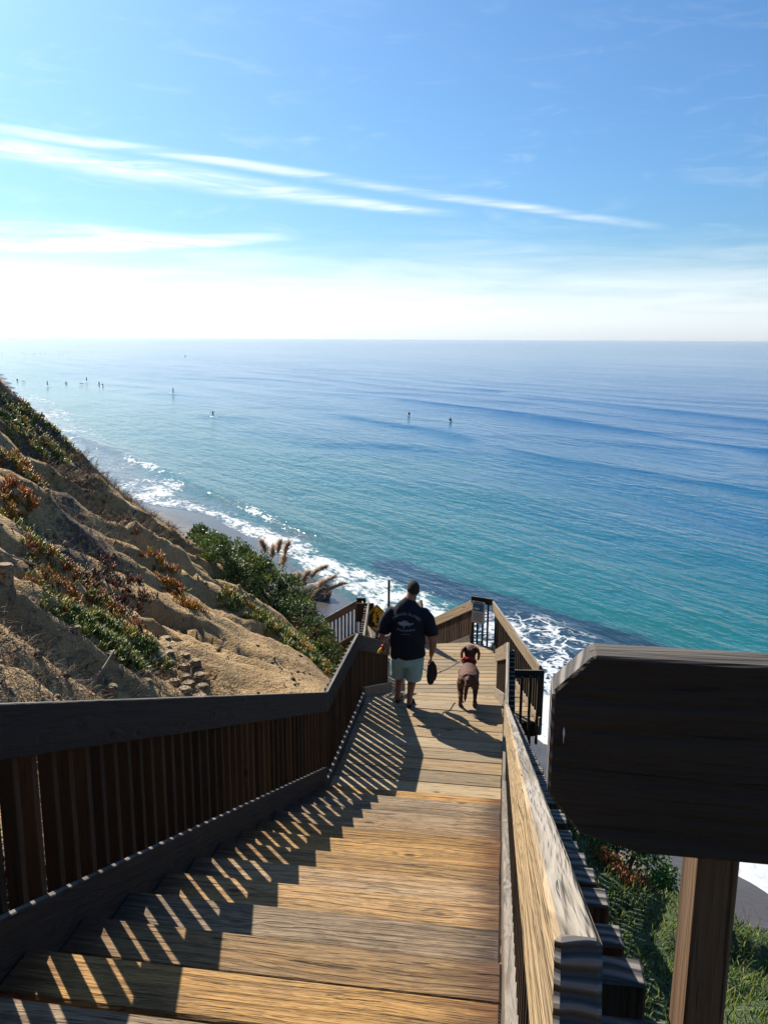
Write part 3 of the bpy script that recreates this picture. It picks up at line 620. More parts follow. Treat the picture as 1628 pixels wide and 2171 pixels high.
def in_poly(poly, n):
    p = np.array(poly, float); lo, hi = p.min(0), p.max(0); out = []
    while len(out) < n:
        q = lo+(hi-lo)*rng.random((n*4, 2)); inside = np.zeros(len(q), bool); j = len(p)-1
        for i in range(len(p)):
            c = ((p[i, 1] > q[:, 1]) != (p[j, 1] > q[:, 1])) & (q[:, 0] < (p[j, 0]-p[i, 0])*(q[:, 1]-p[i, 1])/(p[j, 1]-p[i, 1]+1e-12)+p[i, 0])
            inside ^= c; j = i
        out += list(q[inside])
        if not inside.any(): break
    return np.array(out[:n])
def gnorm(x, y):
    e = 0.25; zx = (ground(x+e, y, False)-ground(x-e, y, False))/(2*e); zy = (ground(x, y+e, False)-ground(x, y-e, False))/(2*e)
    return unit(np.stack([-zx, -zy, np.ones_like(zx)], 1))
GREEN = [(0.075, 0.14, 0.028), (0.13, 0.19, 0.04), (0.20, 0.24, 0.055)]
YEL = [(0.25, 0.26, 0.04), (0.36, 0.30, 0.05), (0.16, 0.20, 0.035)]
ORG = [(0.50, 0.17, 0.02), (0.46, 0.25, 0.03), (0.34, 0.10, 0.02)]
RED = [(0.20, 0.05, 0.024), (0.10, 0.035, 0.026), (0.30, 0.10, 0.024), (0.06, 0.036, 0.026)]
DRYC = [(0.12, 0.085, 0.055), (0.20, 0.15, 0.10), (0.055, 0.038, 0.028), (0.10, 0.05, 0.035)]
def ice_plant(label, poly, dens, pal, size=0.085, nl=14):
    p = np.array(poly); area = abs(np.sum(p[:, 0]*np.roll(p[:, 1], -1)-np.roll(p[:, 0], -1)*p[:, 1]))/2
    size *= 0.82; dens *= 1.25; n = max(25, int(area*dens)); q = in_poly(poly, n); q += rng.normal(0, 0.05, q.shape)
    z = ground(q[:, 0], q[:, 1]); nr = gnorm(q[:, 0], q[:, 1])
    N = n*nl; c = np.repeat(np.column_stack([q, z-0.015]), nl, 0); nn = np.repeat(nr, nl, 0)
    d = unit(rng.normal(0, 0.75, (N, 3))+nn*0.75+np.array([0, 0, 0.55])); ln = size*(0.6+0.8*rng.random((N, 1)))
    base = c+rng.normal(0, 0.028, (N, 3)); tip = base+d*ln; tip[:, 2] += ln[:, 0]*0.25
    pc = np.array(pal)[rng.integers(0, len(pal), n)]; cols = np.repeat(pc, nl, 0)*(0.65+0.7*rng.random((N, 1)))
    me = spikes(base, tip, 0.0085*(size/0.085)*(0.8+0.5*rng.random(N)), cols, MAT_FLESH, 'ice_plant')
    o = link('ice_plant', me); tag(o, label, 'ice plant', None, 'stuff'); return o
ice_plant('thick green ice plant patch above the left railing', [(-3.87, 9.1), (-3.67, 9.25), (-3.59, 10.2), (-3.1, 10.3), (-2.95, 9.6), (-3.34, 9.3), (-3.66, 9.05)], 230, GREEN+YEL[:1], 0.10, 17)
ice_plant('mat of dark red and orange ice plant on the left slope', [(-5.0, 11.0), (-5.05, 12.7), (-4.56, 12.9), (-3.45, 11.55), (-3.22, 11.4), (-3.7, 10.9), (-3.75, 9.2), (-4.63, 10.65)], 120, RED[:1]+RED[2:]+ORG+ORG+YEL+YEL+GREEN[2:], 0.085)
ice_plant('yellow green ice plant running along the upper edge of the red mat', [(-3.9, 10.9), (-3.75, 11.35), (-3.4, 11.35), (-2.95, 11.2), (-3.05, 10.75), (-3.45, 10.6)], 170, GREEN+YEL, 0.10)
ice_plant('yellow green ice plant tufts at the left edge', [(-5.68, 12.6), (-5.74, 13.4), (-5.14, 12.85), (-4.56, 11.3), (-5.24, 12.15)], 110, YEL+GREEN[1:], 0.12)
ice_plant('bright orange ice plant row at the left edge', [(-6.28, 13.65), (-6.15, 14.05), (-5.93, 14.35), (-5.74, 13.4), (-5.8, 12.55)], 110, ORG, 0.12)
ice_plant('yellow and orange ice plant row higher on the left slope', [(-7.67, 16.85), (-7.67, 17.9), (-6.64, 16.5), (-6.64, 16.25), (-6.95, 15.95), (-7.2, 15.75)], 90, YEL+ORG, 0.13)
ice_plant('orange ice plant strip on the edge of the sandy chute', [(-4.43, 15.95), (-4.12, 16.15), (-3.18, 14.7), (-3.26, 14.3), (-3.76, 14.35)], 110, ORG+YEL[1:2], 0.11)
ice_plant('thin orange ice plant line leading up the ridge', [(-5.19, 17.4), (-4.3, 16.2), (-4.06, 16.3), (-4.28, 16.05), (-4.67, 15.9)], 100, ORG, 0.12)
ice_plant('olive ice plant crown on the skyline at left', [(-9.9, 21.0), (-9.5, 22.6), (-8.94, 22.9), (-8.2, 22.6), (-7.78, 20.05), (-8.11, 19.8), (-8.74, 19.35)], 70, YEL+YEL+DRYC[:2]+GREEN[1:]+ORG[1:2], 0.13)
ice_plant('yellow green ice plant fringe between the sand and the shrubs', [(-3.35, 16.3), (-2.8, 18.4), (-1.9, 17.9), (-1.34, 18.35), (-1.0, 15.65), (-1.7, 15.75), (-2.7, 16.3)], 75, YEL+GREEN+ORG[1:2], 0.13)
ice_plant('scattered dark and rusty ice plant on the shaded hill', [(-4.61, 11.6), (-4.95, 15.05), (-3.95, 13.85), (-3.75, 12.0)], 55, RED+DRYC, 0.10)
ice_plant('red ice plant patch on the grassy slope under the right railing', [(2.75, 9.9), (3.1, 10.3), (3.2, 9.2), (2.95, 8.9)], 110, ORG[:1]+ORG[2:]+RED[2:3], 0.11)

def dry_litter(label, poly, dens, ln=0.28, pal=DRYC, up=0.35, rad_=0.0035, name='dry_brush'):
    p = np.array(poly); area = abs(np.sum(p[:, 0]*np.roll(p[:, 1], -1)-np.roll(p[:, 0], -1)*p[:, 1]))/2
    n = int(area*dens); q = in_poly(poly, n); m_ = fbm(q[:, 0]*1.3, q[:, 1]*1.3, 3, 55) > 0.44; q = q[m_]; n = len(q); z = ground(q[:, 0], q[:, 1])
    base = np.column_stack([q, z-0.01]); d = unit(rng.normal(0, 1, (n, 3))*np.array([1, 1, 0.45])+np.array([0.25, 0.1, up])); tip = base+d*ln*(0.4+0.9*rng.random((n, 1)))
    cols = np.array(pal)[rng.integers(0, len(pal), n)]*(0.6+0.8*rng.random((n, 1)))
    me = spikes(base, tip, rad_, cols, MAT_DRY, name, 0.5, 0.12); tag(link(name, me), label, 'dry brush', None, 'stuff')
dry_litter('tangle of dry dead stems just above the left railing', [(-4.3, 7.2), (-4.0, 9.0), (-3.76, 9.05), (-3.28, 9.1), (-3.02, 8.9), (-2.6, 7.0), (-3.18, 6.0)], 420, 0.20)
dry_litter('dead stems among the round concrete cylinders', [(-3.3, 9.3), (-3.1, 10.6), (-2.91, 11.5), (-2.0, 11.4), (-1.9, 10.4), (-2.6, 8.9)], 420, 0.2)
dry_litter('reddish dry scrub on the far flank of the hill', [(-8.4, 20.0), (-8.2, 23.0), (-7.6, 26.5), (-6.9, 27.0), (-5.6, 24.0), (-4.67, 17.5), (-5.9, 16.95), (-7.15, 18.3)], 330, 0.32, DRYC+[(0.17, 0.07, 0.045), (0.12, 0.12, 0.05)], 0.8, 0.005)
dry_litter('dry scrub along the ridge below the skyline', [(-7.6, 26.0), (-7.2, 31.0), (-5.6, 29), (-4.9, 24.5), (-5.6, 24.0)], 160, 0.30, DRYC, 0.8, 0.005)
dry_litter('dark stems added to stand in for shade behind the left railing in the foreground', [tuple(P1(0.2, -3.3, 0))[:2], tuple(P1(4.5, -3.3, 0))[:2], tuple(P1(4.5, -2.6, 0))[:2], tuple(P1(0.2, -2.6, 0))[:2]], 1300, 0.42, [(0.03, 0.022, 0.016), (0.05, 0.035, 0.022)], 1.3, 0.010)  # added so the gaps between the balusters look shaded
dry_litter('sparse dry tufts over the shaded gullies', [(-7.5, 13), (-7.6, 17.5), (-5.2, 17), (-4.3, 14.0), (-5.6, 12.6)], 160, 0.24, DRYC, 0.5, 0.004)

def shrub(label, c, rx, ry, rz, n, pal, leaf=0.07, group=None, clumps=46, stems=7):
    x, y = c; z0 = gz(x, y); root = empty('shrub', (x, y, z0), label, 'shrub', group)
    cd = unit(rng.normal(0, 1, (clumps, 3))); cd[:, 2] = np.abs(cd[:, 2])*1.0-0.12
    cc = cd*np.array([rx, ry, rz])*(0.62+0.38*rng.random((clumps, 1)))+np.array([x, y, 0])
    cc[:, 2] += ground(cc[:, 0], cc[:, 1], False)*0.55+z0*0.45+0.12*rz
    k = rng.integers(0, clumps, n); rr = (0.20*min(rx, rz)+0.08)*(0.6+0.8*rng.random(clumps))
    off = unit(rng.normal(0, 1, (n, 3)))*rng.random((n, 1))**0.4; off[:, 2] *= 0.75; p = cc[k]+off*rr[k][:, None]
    a = unit(unit(off)*0.6+rng.normal(0, 0.55, (n, 3))+np.array([0, 0, 0.35])); b_ = unit(np.cross(a, rng.normal(0, 1, (n, 3)))); s = leaf*(0.55+0.8*rng.random((n, 1)))
    V = np.stack([p-a*s*0.5, p+b_*s*0.24, p+a*s*0.5, p-b_*s*0.24], 1).reshape(-1, 3)
    Fc = np.arange(n*4).reshape(-1, 4); pc = np.array(pal)[rng.integers(0, len(pal), clumps)]
    cols = np.repeat(pc[k]*(0.6+0.75*rng.random((n, 1))), 4, 0)
    me = mesh_fast('foliage', V, Fc, MAT_LEAF); col_attr(me, cols); link('foliage', me, root)
    bs = np.tile([x, y, z0-0.1], (stems, 1))+rng.normal(0, 0.06, (stems, 3)); tp = cc[rng.integers(0, clumps, stems)]
    me = spikes(bs, tp, 0.022, np.tile([(0.09, 0.06, 0.04)], (stems, 1)), MAT_DRY, 'stem', 0.5, 0.05); link('stem', me, root)
SG = [(0.055, 0.095, 0.026), (0.085, 0.130, 0.036), (0.12, 0.16, 0.048), (0.040, 0.068, 0.022)]
g_ = 'green shrubs spilling down beside the sandy chute'
shrub('rounded green shrub at the top of the shrub bank, nearest the pampas grass', (-3.75, 20.6), 1.1, 1.3, 1.35, 9000, SG, 0.075, g_)
shrub('low green shrub at the left end of the shrub bank, against the beach', (-4.75, 23.0), 0.8, 1.2, 1.0, 5000, SG, 0.075, g_, 34)
shrub('green shrub in the middle of the shrub bank', (-3.0, 21.3), 1.0, 1.3, 1.25, 8000, SG, 0.075, g_)
shrub('dark green shrub in front of the brown lowest railing', (-2.15, 20.2), 0.85, 1.2, 1.1, 7500, SG, 0.07, g_)
shrub('olive shrub with dry tips at the lower right of the shrub bank', (-1.55, 19.2), 0.55, 1.0, 0.75, 6000, SG+[(0.10, 0.095, 0.035), (0.15, 0.09, 0.04)], 0.065, g_)
shrub('dark shrub behind the left railing of the landing', (-1.15, 17.2), 0.42, 0.9, 0.55, 4200, SG+[(0.10, 0.10, 0.03)], 0.06, g_)
RG = [(0.055, 0.13, 0.026), (0.085, 0.17, 0.04), (0.035, 0.08, 0.02)]
g2 = 'green shrubs on the slope under the right railing'
shrub('glossy green shrub below the big dark board, left of its baluster', (3.45, 10.9), 0.75, 0.8, 0.75, 6000, RG, 0.07, g2)
shrub('dark shrub just beyond the glossy shrub under the big dark board', (3.0, 11.9), 0.6, 0.7, 0.7, 4200, RG, 0.065, g2)
shrub('green shrub right of the foreground baluster at the picture edge', (4.75, 9.4), 0.75, 0.75, 0.55, 6000, RG, 0.065, g2)
shrub('small yellow green shrub by the foot of the platform', (2.9, 13.0), 0.35, 0.4, 0.45, 1800, RG+YEL, 0.06, g2, 20)

# loose clods and stones on the bluff
n = 6500; q = np.column_stack([rng.uniform(-10, -1.2, n), rng.uniform(5.5, 27, n)]); q = q[(q[:, 0]*W1.x+q[:, 1]*W1.y) < -2.3]; q = q[fbm(q[:, 0]*0.9, q[:, 1]*0.9, 3, 58) > 0.46]; n = len(q)
c = np.column_stack([q, ground(q[:, 0], q[:, 1])]); r = 0.014+0.05*rng.random(n)**4
oc = np.array([(1, 0, 0), (-1, 0, 0), (0, 1, 0), (0, -1, 0), (0, 0, 0.8), (0, 0, -0.8)]); V = c[:, None]+oc[None]*r[:, None, None]*(0.6+0.8*rng.random((n, 6, 1)))
T = np.array([(0, 2, 4), (2, 1, 4), (1, 3, 4), (3, 0, 4), (2, 0, 5), (1, 2, 5), (3, 1, 5), (0, 3, 5)]); me = mesh_fast('loose_stones', V.reshape(-1, 3), (T[None]+np.arange(n)[:, None, None]*6).reshape(-1, 3), MAT_DRY)
col_attr(me, np.repeat(np.array([(0.30, 0.20, 0.10), (0.22, 0.15, 0.085), (0.12, 0.085, 0.055)])[rng.integers(0, 3, n)], 6, 0)); tag(link('loose_stones', me), 'loose clods and small stones strewn over the sandy bluff', 'stones', None, 'stuff')
# grass on the seaward slope
n = 26000; q = np.column_stack([rng.uniform(0.2, 6.0, n), rng.uniform(1.0, 13.0, n)])
k = green_mask(q[:, 0], q[:, 1]) > 0.4; q = q[k]; n = len(q); z = ground(q[:, 0], q[:, 1]); base = np.column_stack([q, z-0.01])
tip = base+unit(rng.normal(0, 0.5, (n, 3))+np.array([0.25, 0.1, 0.9]))*rng.uniform(0.05, 0.16, (n, 1))
cols = np.array([(0.09, 0.16, 0.022), (0.14, 0.21, 0.03), (0.21, 0.22, 0.045), (0.05, 0.10, 0.015)])[rng.integers(0, 4, n)]
me = spikes(base, tip, 0.006, cols, MAT_LEAF, 'grass', 0.5); tag(link('grass', me), 'short green grass on the slope below the right railing', 'grass', None, 'stuff')

# bare twiggy bushes
def twig_bush(label, c, h, spread, nb, r0=0.008):
    x, y = c; z0 = gz(x, y); B, T, R = [], [], []
    def grow(p, d, L, r, lev):
        q = p+d*L; B.append(p); T.append(q); R.append(r)
        if lev == 0: return
        for _ in range(random.choice((2, 3))):
            nd = unit(d+rng.normal(0, 0.48, 3)+np.array([0, 0, -0.05])); grow(p+d*L*random.uniform(0.6, 1.0), nd, L*random.uniform(0.55, 0.8), r*0.6, lev-1)
    for _ in range(nb):
        d = unit(rng.normal(0, spread, 3)+np.array([0, 0, 1.0])); grow(np.array([x, y, z0-0.05])+rng.normal(0, 0.05, 3)*np.array([1, 1, 0]), d, h*random.uniform(0.35, 0.5), r0, 4)
    me = spikes(np.array(B), np.array(T), np.array(R), np.tile([(0.085, 0.05, 0.036)], (len(B), 1)), MAT_DRY, 'twig_bush', 0.5)
    tag(link('twig_bush', me), label, 'bush')
twig_bush('bare twiggy bush against the beach at the lower right edge', (4.9, 10.4), 1.9, 0.8, 9, 0.013)
twig_bush('small bare bush below the platform corner', (2.75, 13.6), 1.5, 0.6, 6, 0.006)

# pampas grass
def pampas(label, c, plumes):
    x, y = c; z0 = gz(x, y); root = empty('pampas_grass', (x, y, z0), label, 'pampas grass', 'pampas grass clumps by the beach')
    for (dx, dy, h, lx, ly) in plumes:
        h *= 0.74; b0 = np.array([x+dx*0.3, y+dy*0.3, z0]); t0 = np.array([x+dx, y+dy, z0+h])
        me = spikes(b0[None], t0[None], 0.012, np.array([(0.30, 0.23, 0.14)]), MAT_DRY, 'stem', 0.5); link('stem', me, root)
        nn = 380; s = rng.random(nn)**0.8; ax = np.array([lx, ly, 0.0]); pl = 0.5
        p = t0+np.outer(s, np.array([0, 0, pl*0.75]))+np.outer(s**2, ax*0.35)-np.array([0, 0, 0.15])
        d = unit(rng.normal(0, 0.36, (nn, 3))+ax*0.45*s[:, None]+np.array([0, 0, 0.85])); ln = 0.27*(1-0.45*np.abs(s-0.35))[:, None]*(0.6+0.6*rng.random((nn, 1)))
        tp = p+d*ln; tp[:, 2] -= 0.11*rng.random(nn); tp += ax*0.06*s[:, None]
        cols = np.array([(0.74, 0.63, 0.52), (0.62, 0.50, 0.40), (0.82, 0.73, 0.63)])[rng.integers(0, 3, nn)]
        me = spikes(p, tp, 0.006, cols, MAT_PLUME, 'plume', 0.5); link('plume', me, root)
    nb = 70; a = rng.uniform(0, 6.283, nb); L = rng.uniform(0.7, 1.5, nb); b0 = np.tile([x, y, z0], (nb, 1))+rng.normal(0, 0.08, (nb, 3))
    tp = b0+np.stack([np.cos(a)*L*0.7, np.sin(a)*L*0.7, L*0.7], 1); me = spikes(b0, tp, 0.012, np.tile([(0.16, 0.15, 0.07)], (nb, 1))*(0.6+0.7*rng.random((nb, 1))), MAT_LEAF, 'blades', 0.55, 0.22); link('blades', me, root)
pampas('tall pampas grass with upright tan plumes above the shrubs', (-3.3, 24.6), [(-0.7, 0.1, 1.55, -1.2, 0), (-0.55, 0, 2.0, -1, 0), (-0.25, 0.1, 2.35, -0.3, 0), (-0.05, 0.2, 2.1, 0.1, 0), (0.15, 0, 2.4, 0.2, 0), (0.35, 0.1, 2.3, 0.3, 0), (-0.4, 0.3, 1.75, -0.8, 0), (0.25, 0.3, 1.7, 0.2, 0)])
pampas('smaller pampas grass leaning right over the boulders', (-2.55, 25.2), [(0.35, 0, 1.75, 1.1, 0), (0.55, 0.1, 1.25, 1.3, 0.2), (0.1, 0.1, 1.5, 0.4, 0), (0.75, 0.0, 1.05, 1.6, 0), (-0.1, 0.2, 1.35, 0.1, 0)])

# ------------------------------------------------------------------ boulders, cylinders, hose, sticks
m, t, b = new_mat('wet_rock'); tc = t.add('ShaderNodeTexCoord')
t.l.new(t.ramp(t.noise(tc.outputs['Object'], 2.5, 5, 0.65), [(0.3, (0.022, 0.022, 0.024)), (0.7, (0.085, 0.08, 0.075))]), b.inputs['Base Color']); b.inputs['Roughness'].default_value = 0.6
t.l.new(t.bump(t.noise(tc.outputs['Object'], 6, 4, 0.7), 0.7, 0.05), b.inputs['Normal']); MAT_ROCK = m
def boulder(label, c, r, sq):
    bm = bmesh.new(); bmesh.ops.create_icosphere(bm, subdivisions=3, radius=1.0); sd = rng.random(3)*50
    for v in bm.verts:
        nz = fbm(np.array([v.co.x*1.1+sd[0]+v.co.z]), np.array([v.co.y*1.1+sd[1]-v.co.z*0.7]), 3, 4)[0]
        v.co = Vector((v.co.x*sq[0], v.co.y*sq[1], v.co.z*sq[2]))*r*(0.72+0.6*nz)
    me = bpy.data.meshes.new('boulder'); bm.to_mesh(me); bm.free(); me.materials.append(MAT_ROCK); me.polygons.foreach_set('use_smooth', [len(me.polygons) % 2 == 7]*len(me.polygons))
    o = link('boulder', me, None, Matrix.Translation((c[0], c[1], gz(*c)+r*sq[2]*0.35))); tag(o, label, 'boulder', 'boulders on the beach')
boulder('largest dark boulder on the sand by the surf', (-4.55, 57.0), 0.95, (1.1, 0.9, 0.85))
boulder('flat wet boulder behind the largest boulder', (-5.6, 59.8), 0.8, (1.3, 0.9, 0.5))
boulder('half hidden boulder left of the largest one', (-6.2, 57.2), 0.7, (1.2, 0.9, 0.6))
boulder('low boulder at the foot of the pampas grass', (-6.5, 59.0), 0.8, (1.2, 1.0, 0.6))
m, t, b = new_mat('mottled_concrete'); tc = t.add('ShaderNodeTexCoord')
t.l.new(t.ramp(t.noise(tc.outputs['Object'], 28, 4, 0.7), [(0.38, (0.05, 0.032, 0.018)), (0.5, (0.26, 0.185, 0.105)), (0.7, (0.35, 0.27, 0.17))]), b.inputs['Base Color']); b.inputs['Roughness'].default_value = 0.9
t.l.new(t.bump(t.noise(tc.outputs['Object'], 40, 3), 0.6, 0.01), b.inputs['Normal']); MAT_CYL = m
bm = bmesh.new(); bmesh.ops.create_cone(bm, cap_ends=True, segments=18, radius1=0.088, radius2=0.084, depth=0.5); bmesh.ops.translate(bm, verts=bm.verts, vec=(0, 0, -0.25))
bmesh.ops.bevel(bm, geom=[e for e in bm.edges if abs(e.verts[0].co.z) < 1e-4 and abs(e.verts[1].co.z) < 1e-4], offset=0.014, segments=2, affect='EDGES')
cyl_me = bpy.data.meshes.new('concrete_cylinder'); bm.to_mesh(cyl_me); bm.free(); cyl_me.materials.append(MAT_CYL)
CYL = [(-3.17, 11.75), (-3.12, 11.55), (-3.03, 11.36), (-2.84, 11.5), (-2.98, 11.16), (-2.78, 11.22), (-2.66, 11.38), (-2.9, 10.95), (-2.72, 10.98), (-2.55, 11.12), (-2.8, 10.72), (-2.62, 10.76), (-2.46, 10.88),
       (-2.66, 10.5), (-2.48, 10.56), (-2.56, 10.28), (-2.38, 10.38), (-2.46, 10.1), (-2.28, 10.2), (-3.5, 9.15), (-3.2, 9.35), (-3.15, 9.05), (-3.03, 8.85), (-2.91, 9.75), (-2.83, 9.5), (-2.76, 9.26), (-2.72, 9.0)]
for i, (x, y) in enumerate(CYL):
    Mx = Matrix.Translation((x, y, gz(x, y)+random.uniform(0.0, 0.06))) @ Matrix.Rotation(random.uniform(-0.07, 0.07), 4, 'X') @ Matrix.Rotation(random.uniform(0, 6), 4, 'Z')
    o = link('concrete_cylinder', cyl_me, None, Mx)
    lab = 'round tan cylinder in the tight cluster set in the slope behind the left railing' if i < 19 else 'round tan cylinder set singly in the slope left of the tight cluster'
    tag(o, lab, 'cylinder', 'tight cluster of round cylinders' if i < 19 else 'single round cylinders')
o = link('concrete_cylinder', cyl_me, None, Matrix.Translation((-4.10, 8.9, gz(-4.1, 8.9)+0.2)) @ Matrix.Rotation(0.06, 4, 'Y')); tag(o, 'lone pale cylinder standing proud at the left edge of the picture', 'cylinder')

def tube_mesh(name, pts, r, mat, seg=8, closed=False):
    pts = [Vector(p) for p in pts]; n = len(pts); V, Fc = [], []
    rr = r if isinstance(r, (list, tuple)) else [r]*n; up = Vector((0.13, 0.21, 0.97)).normalized()
    for i, p in enumerate(pts):
        d = (pts[(i+1) % n if closed else min(i+1, n-1)]-pts[(i-1) % n if closed else max(i-1, 0)]).normalized(); u = d.cross(up)
        if u.length < 1e-3: u = d.cross(Vector((1, 0, 0)))
        u.normalize(); v = d.cross(u)
        for k in range(seg): a = 2*math.pi*k/seg; V.append(p+(u*math.cos(a)+v*math.sin(a))*rr[i])
    for i in range(n if closed else n-1):
        j = (i+1) % n
        for k in range(seg): k2 = (k+1) % seg; Fc.append((i*seg+k, i*seg+k2, j*seg+k2, j*seg+k))
    if not closed: Fc += [tuple(range(seg))[::-1], tuple(range((n-1)*seg, n*seg))]
    return mesh_np(name, V, Fc, mat)
def spline(pts, n=8):
    P = [Vector(p) for p in pts]; out = []
    for i in range(len(P)-1):
        p0, p1, p2, p3 = P[max(i-1, 0)], P[i], P[i+1], P[min(i+2, len(P)-1)]
        for k in range(n):
            s = k/n; out.append(0.5*((2*p1)+(p2-p0)*s+(2*p0-5*p1+4*p2-p3)*s*s+(3*p1-p0-3*p2+p3)*s**3))
    return out+[P[-1]]
m, t, b = new_mat('grey_hose'); b.inputs['Base Color'].default_value = (0.22, 0.19, 0.15, 1); b.inputs['Roughness'].default_value = 0.6
hp = [(-3.95, 10.75), (-3.72, 10.6), (-3.5, 10.55), (-3.3, 10.7), (-3.12, 11.0), (-2.98, 11.25)]
tag(link('hose', tube_mesh('hose', spline([(x, y, gz(x, y)+0.09) for x, y in hp]), 0.016, m)), 'grey irrigation hose lying across the green ice plant', 'hose')
hp = [(-4.5, 8.7), (-4.2, 9.2), (-3.95, 9.6), (-3.9, 9.75)]
tag(link('hose', tube_mesh('hose', spline([(x, y, gz(x, y)+0.12+0.2*math.sin(i)) for i, (x, y) in enumerate(hp)]), 0.009, m)), 'thin looping hose beside the lone cylinder at left', 'hose')
m, t, b = new_mat('bleached_stick'); b.inputs['Base Color'].default_value = (0.24, 0.19, 0.13, 1); b.inputs['Roughness'].default_value = 0.85
tag(link('stick', tube_mesh('stick', spline([(-3.25, 8.35, gz(-3.25, 8.35)+0.06), (-3.15, 8.75, gz(-3.15, 8.75)+0.10), (-3.07, 9.2, gz(-3.07, 9.2)+0.2)]), [0.014]*9+[0.012]*8, m)), 'bleached stick lying on the slope left of the cylinders', 'stick')
# ------------------------------------------------------------------ figures: lofted limbs fused into one skin
def loft(bm, pts, side=(1, 0, 0), seg=16):
    """pts: list of (x, y, z, ra, rb): ra along 'side', rb across"""
    rings = []; P = [Vector(p[:3]) for p in pts]; sd = Vector(side)
    for i, p in enumerate(pts):
        d = (P[min(i+1, len(P)-1)]-P[max(i-1, 0)]).normalized(); a = (sd-d*sd.dot(d))
        if a.length < 0.2: a = Vector((0, 1, 0))-d*d.y
        a.normalize(); b_ = d.cross(a)
        rings.append([bm.verts.new(P[i]+a*p[3]*math.cos(2*math.pi*k/seg)+b_*p[4]*math.sin(2*math.pi*k/seg)) for k in range(seg)])
    for r0, r1 in zip(rings, rings[1:]):
        for k in range(seg): k2 = (k+1) % seg; bm.faces.new((r0[k], r0[k2], r1[k2], r1[k]))
    bm.faces.new(rings[0][::-1]); bm.faces.new(rings[-1])
def ball(bm, c, r, sub=2):
    M = Matrix.Translation(c) @ Matrix.Diagonal((r[0], r[1], r[2], 1)); bmesh.ops.create_icosphere(bm, subdivisions=sub, radius=1.0, matrix=M)
PEND = []
def fuse(bm, name, mat, vox=0.012, smooth=6, post=None):
    """queue a shape for voxel fusing; all queued shapes are evaluated together in finish_shapes()"""
    bmesh.ops.recalc_face_normals(bm, faces=bm.faces[:])
    me = bpy.data.meshes.new(name); bm.to_mesh(me); bm.free(); o = bpy.data.objects.new('raw', me); COL.objects.link(o)
    r = o.modifiers.new('r', 'REMESH'); r.mode = 'VOXEL'; r.voxel_size = vox
    s = o.modifiers.new('s', 'SMOOTH'); s.iterations = smooth; s.factor = 0.5
    ph = bpy.data.meshes.new(name); PEND.append((o, ph, mat, post)); return ph
def finish_shapes():
    dg = bpy.context.evaluated_depsgraph_get(); done = []
    for o, ph, mat, post in PEND:
        m2 = bpy.data.meshes.new_from_object(o.evaluated_get(dg)); done.append((o, ph, mat, post, m2))
    for o, ph, mat, post, m2 in done:
        m2.materials.clear(); m2.materials.append(mat); m2.polygons.foreach_set('use_smooth', [o.type == 'MESH']*len(m2.polygons))
        if post: post(m2)
    swap = {q[1].name: q[4] for q in done}
    for ob in list(COL.objects):
        if ob.type == 'MESH' and ob.data.name in swap: ob.data = swap[ob.data.name]
    for q in done: COL.objects.unlink(q[0])
    bpy.data.batch_remove([q[0] for q in done]+[q[1] for q in done])
    PEND.clear()
def simple(name, col, rough=0.8, noise=0.0, scale=30, bump=0.0, spec=0.3, sheen=0.0):
    m, t, b = new_mat(name); b.inputs['Roughness'].default_value = rough; b.inputs['Specular IOR Level'].default_value = spec
    tc = t.add('ShaderNodeTexCoord'); n = t.noise(tc.outputs['Object'], scale, 3, 0.6)
    t.l.new(t.mix(n, tuple(c*(1-noise) for c in col)+(1,), tuple(min(1, c*(1+noise)) for c in col)+(1,)), b.inputs['Base Color'])
    if bump: t.l.new(t.bump(n, bump, 0.02), b.inputs['Normal'])
    return m
SKIN = simple('skin', (0.27, 0.13, 0.085), 0.55, 0.12, 14); HAIR = simple('short_dark_hair', (0.026, 0.019, 0.014), 0.8, 0.8, 110, 1.0)
SHIRT = simple('black_cotton', (0.0085, 0.010, 0.017), 0.9, 0.25, 9, 0.35); SHORTS = simple('mint_cotton', (0.27, 0.45, 0.43), 0.85, 0.12, 10, 0.4)
RUBBER = simple('black_rubber', (0.015, 0.015, 0.017), 0.7); INK = simple('shirt_print', (0.22, 0.24, 0.28), 0.8, 0.25, 60)

man_M = Matrix.Translation(P1(11.15, -1.31, ZL)) @ Matrix.Rotation(-rad(9), 4, 'Z') @ Matrix.Diagonal((0.92, 0.94, 0.985, 1))
man = bpy.data.objects.new('person', None); COL.objects.link(man); man.matrix_basis = man_M
tag(man, 'man in black t-shirt and pale mint shorts walking down the steps, seen from behind', 'person')
def mlink(name, me, parent=None): return link(name, me, parent or man, man_M)
